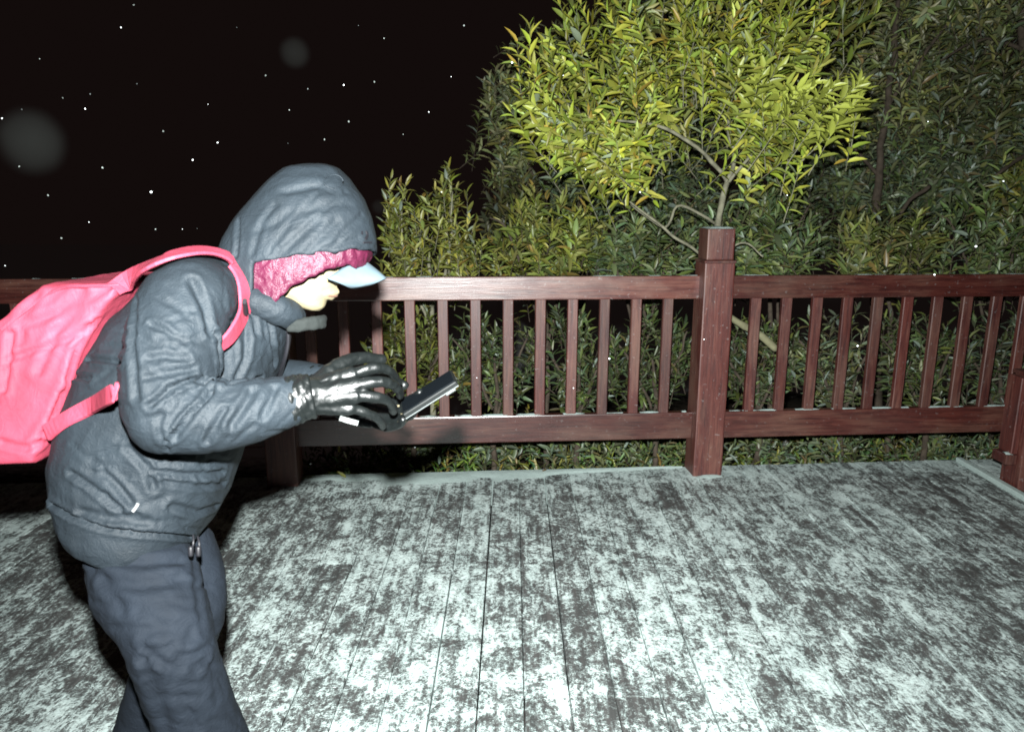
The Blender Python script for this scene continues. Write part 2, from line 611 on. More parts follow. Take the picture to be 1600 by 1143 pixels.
# ------------------------------------------------------------------ deck
KX = PG(1500, 722).x                                       # right-hand edge line of the boards
def deck():
    root = empty('deck', (0, 2, 0), kind='structure')
    bw, gap = 0.140, 0.003
    prof = [(-bw / 2, -0.030), (-bw / 2, -0.003), (-bw / 2 + 0.0025, 0.0), (bw / 2 - 0.0025, 0.0), (bw / 2, -0.003), (bw / 2, -0.030)]
    vs = [(x, yy, z) for yy in (0, 1) for x, z in prof]
    k = len(prof)
    fs = [(i, (i + 1) % k, k + (i + 1) % k, k + i) for i in range(k)] + [tuple(range(k))[::-1], tuple(range(k, 2 * k))]
    me = bpy.data.meshes.new('plank')
    me.from_pydata(vs, [], fs)
    me.materials.append(DECK)
    x = -3.75
    r = random.Random(3)
    while x < KX + 0.75:
        yend = FD + 0.055 + x * math.tan(YAW)
        j = r.choice([0.4, 1.2, 2.05, 2.9]) + r.uniform(-0.04, 0.04)
        dz = r.uniform(-0.002, 0.001)
        for a, b in ((-1.2, j - 0.003), (j + 0.003, yend)):
            mo('plank', me, DECK, root, loc=(x, a, dz + r.uniform(-0.001, 0.001)), rot=(0, r.uniform(-.006, .006), r.uniform(-0.0006, 0.0006)), scale=(1, b - a, 1))
        x += bw + gap
    # joists and fascia below the boards
    for y in (0.0, 1.0, 2.0, 3.0):
        mo('joist', box_mesh('joist', 8.2, 0.06, 0.14, 0.004), JOIST, root, loc=(0.1, y, -0.107))
    mo('fascia', box_mesh('fascia', 8.4, 0.035, 0.16, 0.004), JOIST, root, loc=FP(0.1, 0.0, -0.117), rot=(0, 0, YAW))
    # thin drifts lying along the railing and round the tall post
    def drift(u0, u1, n0, n1, fun, seed):
        nu, nn = 60, 24
        vs, fs = [], []
        for j in range(nn + 1):
            for i in range(nu + 1):
                u, n = u0 + (u1 - u0) * i / nu, n0 + (n1 - n0) * j / nn
                q = noise.noise(Vector((u * 6, n * 9, seed))) + .5 * noise.noise(Vector((u * 22, n * 26, seed)))
                h = fun(u, n) + 0.35 * q
                vs.append(FP(u, n, -0.008 + 0.016 * max(0.0, min(1.0, h)) + .0015 * q))
        w = nu + 1
        for j in range(nn):
            for i in range(nu): fs.append((j * w + i, j * w + i + 1, (j + 1) * w + i + 1, (j + 1) * w + i))
        d = mk('snow_drift', vs, fs, SNOW, root, True)
        d['kind'] = 'stuff'
    drift(-1.15, 1.0, -0.045, 0.42, lambda u, n: 1.0 - max(0, u - .2) * 2.2 - n / (0.03 + 0.20 * max(0, min(1, (0.35 - u) / 0.6)) * max(0, min(1, (u + 1.0) / .3))), 1)
    drift(0.9, 1.35, 0.02, 0.26, lambda u, n: 1.3 - abs(u - 1.1) / .10 - max(0, n - .12) / .05, 3)
    # snow-covered strip of trim that closes the boards at the right
    a = PG(1500, 722)
    tr = mo('trim_board', box_mesh('trim_board', 0.035, 2.6, 0.03, 0.006, 2), SNOW, root, loc=(KX, a.y - 1.3 + 0.02, 0.012))
    return root

deck()


def lumpy_strip(name, a, b, w, h, mat, parent, seed, gaps=0.3, seg=90):
    """Broken line of snow lying on a ledge from a to b."""
    a, b = Vector(a), Vector(b)
    d = (b - a)
    s = Vector((-d.y, d.x, 0)).normalized()
    vs, fs, run = [], [], False
    for i in range(seg + 1):
        t = i / seg
        q = noise.noise(Vector((t * d.length * 9, seed * 7.3, 0))) + 0.5 * noise.noise(Vector((t * d.length * 31, seed, 3)))
        f = max(0.0, min(1.0, (q + 0.55 - gaps) * 2.2))
        if f <= 0.03:
            run = False
            continue
        p = a + d * t
        k = len(vs)
        ww, hh = w * (0.35 + 0.65 * f), h * f
        vs += [p - s * ww, p - s * ww * 0.6 + Vector((0, 0, hh * .8)), p + Vector((0, 0, hh)), p + s * ww * .6 + Vector((0, 0, hh * .8)), p + s * ww]
        if run:
            for j in range(4): fs.append((k - 5 + j, k - 4 + j, k + 1 + j, k + j))
        run = True
    o = mk(name, vs, fs, mat, parent, True)
    o['kind'] = 'stuff'
    return o


# ------------------------------------------------------------------ wooden fence
Z_TT, Z_TB, Z_BT, Z_BB = 1.118, 0.993, 0.351, 0.197
POSTS = [-3.60, -1.25, 1.10, 3.45]
PW = 0.165
def fence():
    root = empty('wooden_fence', FP(1.10, 0.02, 0), 'dark red-brown stained wooden railing with slats along the snowy deck edge', 'fence')
    slat = box_mesh('slat', 0.057, 0.032, Z_TB - Z_BT + 0.02, 0.004, 1)
    post = box_mesh('post', PW, PW, 1.215, 0.008, 2, z0=-0.02)
    cap = box_mesh('post_cap', PW - 0.016, PW - 0.016, 0.165, 0.008, 2, z0=0)
    collar = box_mesh('collar', PW + 0.008, PW + 0.008, 0.016, 0.004, 1, z0=0)
    for u in POSTS:
        po = mo('post', post, WOOD_V, root, loc=FP(u, 0.02, 0), rot=(0, 0, YAW))
        for nm, me, z in (('collar', collar, 1.190), ('post_cap', cap, 1.2061)):
            c = bpy.data.objects.new(nm, me)
            if not me.materials: me.materials.append(WOOD_V)
            C.objects.link(c)
            c.parent = po
            c.location = (0, 0, z)
        bm = bmesh.new()
        bmesh.ops.create_grid(bm, x_segments=10, y_segments=10, size=(PW - 0.02) / 2)
        for v in bm.verts:
            e = max(abs(v.co.x), abs(v.co.y)) / ((PW - 0.02) / 2)
            v.co.z = (0.010 + 0.006 * noise.noise(Vector((v.co.x * 30 + u, v.co.y * 30, 1)))) * (1 - e ** 4)
        so = mo('snow_cap', bm_mesh('snow_cap', bm), SNOW, None, True)
        so.parent = po
        so.location = (0, 0, 1.3715)
    for ua, ub in zip(POSTS[:-1], POSTS[1:]):
        L = ub - ua - PW + 0.02
        mid = (ua + ub) / 2
        for nm, zb, zt in (('top_rail', Z_TB, Z_TT), ('bottom_rail', Z_BB, Z_BT)):
            mo(nm, box_mesh(nm, L, 0.048, zt - zb, 0.006, 2), WOOD_H, root, loc=FP(mid, 0, (zb + zt) / 2), rot=(0, 0, YAW))
        first = ub - 0.245 if ub < 2 else ua + 0.25
        n = 0
        while True:
            u = first - n * 0.1755 if ub < 2 else first + n * 0.1755
            if not (ua + 0.14 < u < ub - 0.14): break
            mo('slat', slat, WOOD_V, root, loc=FP(u, 0, (Z_TB + Z_BT) / 2), rot=(0, 0, YAW + random.uniform(-.02, .02)))
            n += 1
        lumpy_strip('snow_line', FP(ua + .09, 0.004, Z_BT - 0.001), FP(ub - .09, 0.004, Z_BT - 0.001), 0.016, 0.007, SNOW, root, ua, 0.30)
        lumpy_strip('snow_line', FP(ua + .09, 0.0, Z_TT - 0.001), FP(ub - .09, 0.0, Z_TT - 0.001), 0.015, 0.004, SNOW, root, ua + 5, 0.45)

fence()


def low_post():
    b = PG(1600, 768)
    dist = b.y
    root = empty('low_post', (b.x + 0.03, b.y, 0), 'short dark red wooden end post with a small ledge block at the right deck edge', 'post')
    zt = CAM.z + (P(1595, 592, 1.0) - CAM).z / (P(1595, 592, 1.0) - CAM).y * dist
    mo('shaft', box_mesh('shaft', 0.17, 0.15, zt, 0.008, 2, z0=0), WOOD_V, root, loc=(b.x + 0.045, b.y + 0.075, 0))
    mo('cap', box_mesh('cap', 0.19, 0.17, 0.022, 0.005, 2, z0=0), WOOD_V, root, loc=(b.x + 0.045, b.y + 0.075, zt + .0005))
    mo('ledge_block', box_mesh('ledge_block', 0.06, 0.12, 0.055, 0.005, 2, z0=0), WOOD_V, root, loc=(b.x - 0.0715, b.y + 0.09, 0.14))
    mo('side_strip', box_mesh('side_strip', 0.035, 0.11, zt - 0.2, 0.004, 1, z0=0.197), WOOD_V, root, loc=(b.x - 0.0585, b.y + 0.09, 0))
    lumpy_strip('snow_line', (b.x - 0.098, b.y + 0.06, 0.195), (b.x - 0.045, b.y + 0.06, 0.195), 0.02, 0.008, SNOW, root, 2, 0.0, 12)
    lumpy_strip('snow_line', (b.x - 0.04, b.y + 0.0, zt + .022), (b.x + 0.12, b.y + 0.0, zt + .022), 0.02, 0.008, SNOW, root, 3, -.2, 12)

low_post()

# ------------------------------------------------------------------ foliage
def leaf_template(curl=0.18, fold=0.28):
    t = [0.0, 0.22, 0.5, 0.8, 1.0]
    wd = [0.0, 0.8, 1.0, 0.62, 0.0]
    vs = [(a, 0.0, -curl * a * a) for a in t]
    for s in (1, -1):
        for a, w in list(zip(t, wd))[1:4]:
            vs.append((a, s * w * 0.5, fold * w * 0.5 - curl * a * a))
    fs = []
    for k in (5, 8):
        q = [(0, 1, k), (1, 2, k + 1, k), (2, 3, k + 2, k + 1), (3, 4, k + 2)]
        fs += q if k == 8 else [f[::-1] for f in q]
    return np.array(vs), fs

LV, LF = leaf_template()


def leaf_xforms(shoots, lmin=0.07, lmax=0.105, wr=0.30, step=0.017, r=None, snow_glint=0.035):
    """shoots: (base, dir, length, tint) -> arrays of leaf frames."""
    o, X, Y, Z, ln, tn = [], [], [], [], [], []
    for b, d, L, tint in shoots:
        b, d = np.array(b), np.array(d) / np.linalg.norm(d)
        up = np.array((0, 0, 1.0))
        side = np.cross(d, (0.3, 0.4, 0.85))
        side /= np.linalg.norm(side) + 1e-9
        oth = np.cross(side, d)
        n = max(5, int(L / step))
        ph = r.uniform(0, 6.28)
        flat = r.uniform(0.35, 1.0)
        for i in range(n):
            t = 0.12 + 0.88 * (i + r.uniform(0, .6)) / n
            t = min(t, 1.0)
            p = b + d * (L * t) + up * (0.18 * L * t * t)
            a = ph + i * 2.399 + r.uniform(-.3, .3)
            rad = side * math.cos(a) + oth * math.sin(a) * flat
            rad /= np.linalg.norm(rad) + 1e-9
            ang = math.radians(72 - 42 * t + r.uniform(-12, 12))
            x = d * math.cos(ang) + rad * math.sin(ang) + r.normal(0, 0.08, 3)
            x /= np.linalg.norm(x)
            z = d * math.sin(ang) - rad * math.cos(ang) + up * 0.35 + r.normal(0, 0.22, 3)
            y = np.cross(z, x)
            y /= np.linalg.norm(y) + 1e-9
            z = np.cross(x, y)
            l = r.uniform(lmin, lmax) * (0.62 + 0.5 * math.sin(min(1, t * 1.05) * math.pi * 0.85))
            o.append(p); X.append(x); Y.append(y); Z.append(z); ln.append(l)
            v = r.uniform(0.6, 1.45)
            q, wq = r.random(), r.uniform(.4, 1)
            if q < snow_glint: tn.append(tuple(c * .3 + w * wq for c, w in zip(tint, (.20, .25, .22))))        # snow on a leaf, and glints painted into the tint
            elif q < snow_glint + .025: tn.append((tint[0] * 1.25, tint[1] * .8, tint[2] * .8))                              # an old brownish leaf
            else: tn.append((tint[0] * v * r.uniform(.8, 1.2), tint[1] * v, tint[2] * v * r.uniform(.6, 1.4)))
    return [np.array(q) for q in (o, X, Y, Z, ln, tn)]


def leaves_mesh(name, fr, wr=0.25, idx=None):
    o, X, Y, Z, ln, tn = fr if idx is None else [q[idx] for q in fr]
    n, k = len(o), len(LV)
    cr = np.random.default_rng(n)
    curl = cr.normal(0.16, 0.22, n)[:, None, None]
    bend = cr.normal(0, 0.12, n)[:, None, None]
    wid = (wr * cr.uniform(0.72, 1.25, n))[:, None, None]
    a, w, f = LV[None, :, 0:1], LV[None, :, 1:2], (LV[:, 2] + 0.18 * LV[:, 0] ** 2)[None, :, None]
    v = o[:, None, :] + ln[:, None, None] * (a * X[:, None, :] + (wid * w + bend * a * a) * Y[:, None, :] + (f * wid * 2.2 - curl * a * a) * Z[:, None, :])
    loops = np.concatenate([np.array(f) for f in LF])
    sizes = np.array([len(f) for f in LF])
    nl, nf = len(loops), len(LF)
    me = bpy.data.meshes.new(name)
    me.vertices.add(n * k)
    me.vertices.foreach_set('co', v.astype(np.float32).ravel())
    me.loops.add(n * nl)
    me.loops.foreach_set('vertex_index', (loops[None] + (np.arange(n) * k)[:, None]).astype(np.int32).ravel())
    me.polygons.add(n * nf)
    st = np.concatenate([[0], np.cumsum(sizes)[:-1]])
    me.polygons.foreach_set('loop_start', (st[None] + (np.arange(n) * nl)[:, None]).astype(np.int32).ravel())
    me.update(calc_edges=True)
    at = me.color_attributes.new('tint', 'FLOAT_COLOR', 'POINT')
    c = np.ones((n, k, 4), np.float32)
    c[:, :, :3] = tn[:, None, :]
    at.data.foreach_set('color', c.ravel())
    me.polygons.foreach_set('use_smooth', [True] * (n * nf))
    me.materials.append(LEAF)
    return me


def twig_mesh(name, shoots, mat, r0=0.0035):
    vs, fs = [], []
    for b, d, L, _ in shoots:
        b, d = Vector(b), Vector(d).normalized()
        a = d.orthogonal().normalized()
        c = d.cross(a)
        k = len(vs)
        for i in range(4):
            t = i / 3
            p = b + d * (L * t) + Vector((0, 0, 0.18 * L * t * t))
            rr = r0 * (1 - 0.75 * t)
            for j in range(3):
                w = j * 2.0944
                vs.append(p + (a * math.cos(w) + c * math.sin(w)) * rr)
            if i:
                for j in range(3):
                    fs.append((k + (i - 1) * 3 + j, k + (i - 1) * 3 + (j + 1) % 3, k + i * 3 + (j + 1) % 3, k + i * 3 + j))
    me = bpy.data.meshes.new(name)
    me.from_pydata(vs, [], fs)
    me.materials.append(mat)
    return me


def gnarl(pts, rad, res, amp, seed):
    p, r = resample(pts, rad, res)
    q = [v + Vector((noise.noise(v * 7 + Vector((seed, 0, 0))), noise.noise(v * 7 + Vector((0, seed, 9))), 0.5 * noise.noise(v * 7 + Vector((4, 0, seed))))) * amp for v in p]
    return q, [x * (1 + 0.18 * noise.noise(v * 25)) for x, v in zip(r, q)]


def limb(name, pts, rad, mat, parent, seed=1.0, res=None, n=8):
    bm = bmesh.new()
    p, r = gnarl(pts, rad, res or 5 * len(pts), 0.024, seed)
    tube(bm, p, r, n, None, False)
    return mo(name, bm_mesh(name, bm), mat, parent, True)


# a few shared single-leaf meshes for the leaves nearest the camera
def single_leaf(tint, curl, fold):
    v, f = leaf_template(curl, fold)
    me = bpy.data.meshes.new('leaf')
    me.from_pydata([(a, b * 0.30, c * 0.8) for a, b, c in v], [], f)
    at = me.color_attributes.new('tint', 'FLOAT_COLOR', 'POINT')
    at.data.foreach_set('color', np.tile(np.array((*tint, 1), np.float32), (len(v), 1)).ravel())
    me.polygons.foreach_set('use_smooth', [True] * len(f))
    me.materials.append(LEAF)
    return me


def plant(name, label, cat, base, clusters, tint, seed, trunk=(), branches=(), bark=DBARK, group=None, singles=0, step=0.019,
          lmin=0.08, lmax=0.125, heart=None, up=0.55, toward=0.25, slen=(0.2, 0.42), flat=None):
    """clusters: (px, py, depth, rx_px, ry_px, rz_m, count[, tint])"""
    r = np.random.default_rng(seed)
    root = empty(name, base, label, cat, group)
    for i, (pts, rad) in enumerate(trunk): limb('trunk', pts, rad, bark, root, seed + i)
    for i, (pts, rad) in enumerate(branches): limb('branch', pts, rad, bark, root, seed + 3 + i)
    shoots = []
    for cl in clusters:
        x, y, d, rx, ry, rz, n = cl[:7]
        tn = cl[7] if len(cl) > 7 else tint
        ctr = P(x, y, d)
        h = heart or P(x, y + ry * 0.9, d + 0.25)
        for _ in range(n):
            while True:
                q = r.uniform(-1, 1, 3)
                if (q * q).sum() < 1: break
            tip = P(x + q[0] * rx, y + q[1] * ry, d + q[2] * rz)
            dr = (tip - h)
            dr = dr.normalized() * 0.8 + Vector((0, 0, up)) + Vector((0, -toward, 0)) + Vector(r.normal(0, 0.38, 3))
            dr.normalize()
            L = r.uniform(*slen)
            b = tip - dr * L
            v = r.uniform(0.5, 1.35)
            shoots.append((b[:], dr[:], L, tuple(c * v for c in tn)))
    fr = leaf_xforms(shoots, lmin, lmax, step=step, r=r)
    n = len(fr[0])
    idx = np.arange(n)
    if singles:
        dist = fr[0][:, 1] - 0.35 * fr[4] * 10
        order = np.argsort(dist)
        near, idx = order[:singles], order[singles:]
        kinds = [single_leaf(tuple(c * k for c in tint), cu, fo) for k, cu, fo in ((0.75, .1, .25), (0.9, .2, .3), (1.05, .3, .22), (1.2, .15, .35), (1.35, .22, .28), (1.0, .05, .3))]
        for i in near:
            Mx = Matrix(((fr[1][i][0], fr[2][i][0], fr[3][i][0]), (fr[1][i][1], fr[2][i][1], fr[3][i][1]), (fr[1][i][2], fr[2][i][2], fr[3][i][2])))
            o = bpy.data.objects.new('leaf', kinds[int(r.integers(0, 6))])
            o.location = fr[0][i]
            o.rotation_euler = Mx.to_euler()
            o.scale = (fr[4][i],) * 3
            put(o, root)
    fo = mo('foliage', leaves_mesh('foliage', fr, idx=idx), LEAF, root)
    fo['kind'] = 'stuff'
    tw = mo('twig', twig_mesh('twig', shoots, bark), bark, root)
    tw['kind'] = 'stuff'
    return root


YG = (0.265, 0.300, 0.052)
OL = (0.155, 0.175, 0.042)
MG = (0.100, 0.132, 0.052)
DG = (0.105, 0.135, 0.068)
BR = (0.160, 0.178, 0.075)


def vegetation():
    # the bright tree right behind the tall post
    t0 = P(1108, 700, 4.9)
    fork = P(1138, 285, 4.42)
    plant('broadleaf_tree', 'bright yellow-green leafy tree forking behind the tall fence post', 'tree', (t0.x, t0.y, -0.3),
          [(815, 165, 4.15, 55, 38, .25, 11), (880, 215, 4.1, 70, 38, .25, 16), (850, 95, 4.25, 45, 45, .25, 11), (900, 150, 4.3, 40, 40, .25, 7), (985, 90, 4.4, 70, 60, .35, 18), (965, 205, 4.2, 60, 45, .25, 16), (1010, 165, 4.35, 40, 40, .3, 7),
           (945, 262, 4.25, 55, 22, .2, 9), (915, 25, 4.5, 45, 45, .3, 9), (1055, 60, 4.45, 80, 60, .40, 20), (1170, 95, 4.1, 60, 50, .3, 18), (1130, 35, 4.3, 70, 60, .35, 16), (1240, 35, 4.2, 70, 55, .35, 18), (1225, 145, 3.9, 50, 32, .22, 13), (1310, 160, 3.8, 50, 24, .15, 10),
           (1255, 215, 4.1, 45, 24, .2, 9), (1290, 95, 4.2, 30, 30, .2, 5), (1180, 235, 4.3, 26, 24, .2, 4), (1090, 160, 4.6, 90, 45, .3, 12, OL), (1000, 20, 4.7, 150, 60, .4, 24, OL), (1180, -20, 4.5, 150, 40, .4, 18), (1350, 10, 4.6, 60, 60, .3, 10, OL)],
          YG, 21,
          trunk=[([P(1108, 760, 4.75), P(1112, 600, 4.72), P(1110, 450, 4.6), P(1120, 350, 4.48), fork], [.030, .027, .023, .019, .016])],
          branches=[([fork, P(1112, 255, 4.36), P(1072, 216, 4.28), P(1010, 190, 4.3), P(930, 190, 4.32)], [.014, .0125, .011, .008, .005]),
                    ([fork, P(1146, 250, 4.38), P(1138, 205, 4.32), P(1150, 120, 4.5), P(1180, 30, 4.4)], [.015, .013, .012, .009, .006]),
                    ([fork, P(1160, 258, 4.36), P(1200, 215, 4.3), P(1270, 170, 4.2)], [.010, .009, .007, .005]),
                    ([P(1120, 350, 4.48), P(1060, 320, 4.42), P(1035, 355, 4.42), P(990, 318, 4.45)], [.009, .008, .007, .005]),
                    ([P(1115, 420, 4.55), P(1075, 385, 4.4), P(1030, 350, 4.35), P(985, 315, 4.32)], [.010, .009, .008, .005]),
                    ([P(1112, 420, 4.55), P(1160, 380, 4.4), P(1195, 400, 4.36)], [.007, .006, .004])],
          bark=BARK, singles=290, heart=P(1090, 260, 4.9), up=0.42, toward=0.3, slen=(.28, .58), step=.021)
    plant('leafy_bush', 'pale olive bush rising behind the left end of the lit top rail', 'bush', (P(670, 640, 4.7).x, P(670, 640, 4.7).y, -0.35),
          [(690, 345, 4.6, 60, 65, .25, 34), (630, 370, 4.6, 35, 60, .22, 22), (730, 410, 4.65, 50, 45, .25, 22), (650, 425, 4.55, 60, 30, .25, 20), (705, 290, 4.6, 16, 25, .1, 6), (622, 305, 4.6, 18, 25, .1, 6)],
          (0.165, 0.175, 0.040), 33, trunk=[([P(672, 720, 4.75), P(676, 560, 4.72), P(672, 400, 4.68)], [.022, .018, .01])],
          branches=[([P(676, 520, 4.7), P(640, 430, 4.65), P(628, 330, 4.6)], [.012, .009, .004]), ([P(676, 480, 4.7), P(700, 400, 4.65), P(706, 300, 4.6)], [.012, .009, .004])],
          bark=BARK, singles=60, up=1.0, toward=0.1, slen=(.16, .32), lmin=.065, lmax=.095)
    hedge = 'shrubs behind the railing'
    def shrub(label, x, y, d, rx, ry, rz, n, tint, seed, yb=700, **k):
        b = P(x, yb, d)
        plant('shrub', label, 'shrub', (b.x, b.y, -0.32), [(x, y, d, rx, ry, rz, n, tint)] + k.pop('extra', []), tint, seed,
              trunk=[([P(x, yb + 40, d + .1), P(x + 6, (yb + y) / 2, d + .08), P(x, y, d)], [.02, .016, .008])],
              branches=[([P(x, (yb + y) / 2, d + .05), P(x - rx * .5, y, d), P(x - rx * .8, y - ry * .4, d)], [.010, .008, .004]),
                        ([P(x, (yb + y) / 2 + 20, d + .05), P(x + rx * .5, y, d), P(x + rx * .7, y - ry * .5, d)], [.010, .008, .004])],
              group=hedge, **k)
    shrub('mid-green shrub between the olive bush and the bright tree, over the railing', 850, 370, 4.75, 105, 75, .3, 80, OL, 41, up=.8, slen=(.18, .36))
    shrub('green shrub low in front of the forked trunk, left of the tall post', 1000, 390, 4.85, 90, 70, .3, 66, MG, 42, up=.8, slen=(.18, .36))
    shrub('mid-green shrub right behind the tall post, below the bright shoots', 1200, 360, 4.8, 95, 85, .3, 80, MG, 43, up=.8, slen=(.18, .36))
    shrub('olive speckled shrub over the middle of the right railing', 1385, 385, 4.8, 95, 65, .35, 76, (.115, .13, .042), 44, up=.8, slen=(.16, .32))
    shrub('dark shrub over the far right of the railing', 1545, 370, 4.9, 95, 85, .35, 76, MG, 45, up=.8, slen=(.16, .32))
    # leaves seen between the slats
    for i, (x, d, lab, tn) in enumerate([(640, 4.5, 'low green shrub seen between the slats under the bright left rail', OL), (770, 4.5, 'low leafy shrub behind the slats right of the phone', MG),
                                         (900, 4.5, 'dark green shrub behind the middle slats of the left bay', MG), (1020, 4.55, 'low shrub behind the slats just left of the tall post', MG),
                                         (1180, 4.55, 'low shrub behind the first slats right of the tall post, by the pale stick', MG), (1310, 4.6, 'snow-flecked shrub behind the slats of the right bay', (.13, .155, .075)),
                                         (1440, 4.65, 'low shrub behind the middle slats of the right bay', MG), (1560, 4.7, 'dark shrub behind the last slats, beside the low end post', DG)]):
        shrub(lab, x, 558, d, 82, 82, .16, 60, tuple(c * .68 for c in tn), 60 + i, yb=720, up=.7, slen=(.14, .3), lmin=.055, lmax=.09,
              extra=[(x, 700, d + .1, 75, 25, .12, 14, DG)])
    trees = 'dark trees behind the railing'
    plant('evergreen_tree', 'dark evergreen with a thin pale trunk right of the bright tree', 'tree', (P(1380, 700, 5.9).x, P(1380, 700, 5.9).y, -0.35),
          [(1400, 90, 5.6, 120, 130, .4, 120, BR), (1380, 260, 5.9, 120, 110, .35, 100, DG), (1290, 300, 5.9, 90, 90, .3, 60, DG), (1340, -20, 5.4, 120, 60, .4, 50, BR)], DG, 71,
          trunk=[([P(1372, 720, 5.9), P(1368, 420, 5.75), P(1372, 275, 5.55), P(1386, 170, 5.45), P(1400, 60, 5.4), P(1410, -60, 5.4)], [.05, .04, .026, .024, .02, .015])],
          branches=[([P(1386, 170, 5.45), P(1450, 80, 5.4), P(1500, 10, 5.4)], [.016, .012, .008]), ([P(1372, 275, 5.55), P(1310, 200, 5.5), P(1270, 110, 5.5)], [.014, .011, .006])],
          group=trees, up=.35, toward=.3, slen=(.25, .5))
    plant('evergreen_tree', 'dark evergreen filling the upper right corner with a slanting bare limb', 'tree', (P(1580, 700, 5.8).x, P(1580, 700, 5.8).y, -0.35),
          [(1550, 110, 5.4, 110, 130, .4, 120, (.095, .108, .046)), (1510, 260, 5.6, 100, 90, .35, 90, DG), (1650, 200, 5.5, 90, 180, .4, 90, DG), (1500, -10, 5.3, 110, 60, .4, 50, BR), (1590, 290, 5.1, 40, 40, .2, 18, OL)], DG, 72,
          trunk=[([P(1640, 720, 5.8), P(1640, 450, 5.6), P(1630, 250, 5.5), P(1600, 80, 5.4), P(1590, -60, 5.4)], [.06, .05, .04, .03, .02])],
          branches=[([P(1640, 225, 5.4), P(1590, 250, 5.15), P(1555, 275, 5.1)], [.025, .018, .010]), ([P(1600, 80, 5.4), P(1540, 60, 5.3), P(1470, 95, 5.2)], [.016, .012, .006]),
                    ([P(1450, 290, 5.3), P(1415, 320, 5.25), P(1390, 365, 5.2)], [.016, .013, .009])],
          group=trees, up=.35, toward=.3, slen=(.25, .5))
    plant('evergreen_tree', 'dim brown-green tree behind the left side of the bright crown', 'tree', (P(860, 700, 6.0).x, P(860, 700, 6.0).y, -0.4),
          [(800, 180, 5.8, 50, 100, .35, 50, BR), (800, 320, 5.8, 55, 70, .35, 46, (.08, .082, .036)), (930, 90, 5.9, 110, 90, .4, 70, BR), (930, 290, 5.9, 120, 80, .4, 80, DG), (1060, 160, 6.0, 110, 130, .4, 90, DG), (1120, 20, 6, 140, 90, .4, 70, DG), (1080, 330, 5.9, 90, 60, .3, 50, DG)], DG, 73,
          trunk=[([P(900, 740, 6.0), P(905, 450, 6.0), P(920, 250, 5.95), P(960, 60, 5.95)], [.06, .05, .035, .02])],
          branches=[([P(905, 450, 6.0), P(850, 330, 5.9), P(810, 200, 5.85)], [.03, .02, .01]), ([P(920, 250, 5.95), P(1010, 180, 5.95), P(1080, 60, 6)], [.03, .02, .01])],
          group=trees, up=.35, toward=.3, slen=(.25, .5))
    # ground cover along the deck edge, seen under the rails
    r = np.random.default_rng(90)
    sh = []
    for _ in range(620):
        u, nn = r.uniform(-1.2, 4.2), r.uniform(-1.0, -0.12)
        p = FP(u, nn, r.uniform(-0.33, -0.25))
        d = Vector((r.normal(0, .5), r.normal(0, .5) - .25, 1)).normalized()
        tn = MG if r.random() < .6 else OL
        sh.append((p[:], d[:], r.uniform(.16, .36), tuple(c * r.uniform(.6, 1.1) for c in tn)))
    fr = leaf_xforms(sh, .04, .075, step=.02, r=r)
    g = mo('ground_cover', leaves_mesh('ground_cover', fr), LEAF)
    tag(g, 'low leafy ground cover growing below the bottom rail along the deck edge', 'ground cover', kind='stuff')
    # the pale stick behind the slats
    bm = bmesh.new()
    p, rr = gnarl([P(1120, 482, 4.28), P(1160, 508, 4.3), P(1190, 525, 4.31), P(1212, 545, 4.33)], [.016, .02, .022, .021], 12, .006, 3)
    tube(bm, p, rr, 9, None, False)
    o = mo('cut_branch', bm_mesh('cut_branch', bm), CUT, None, True)
    tag(o, 'pale yellowish cut stick lying behind the first slats right of the tall post', 'branch')

vegetation()

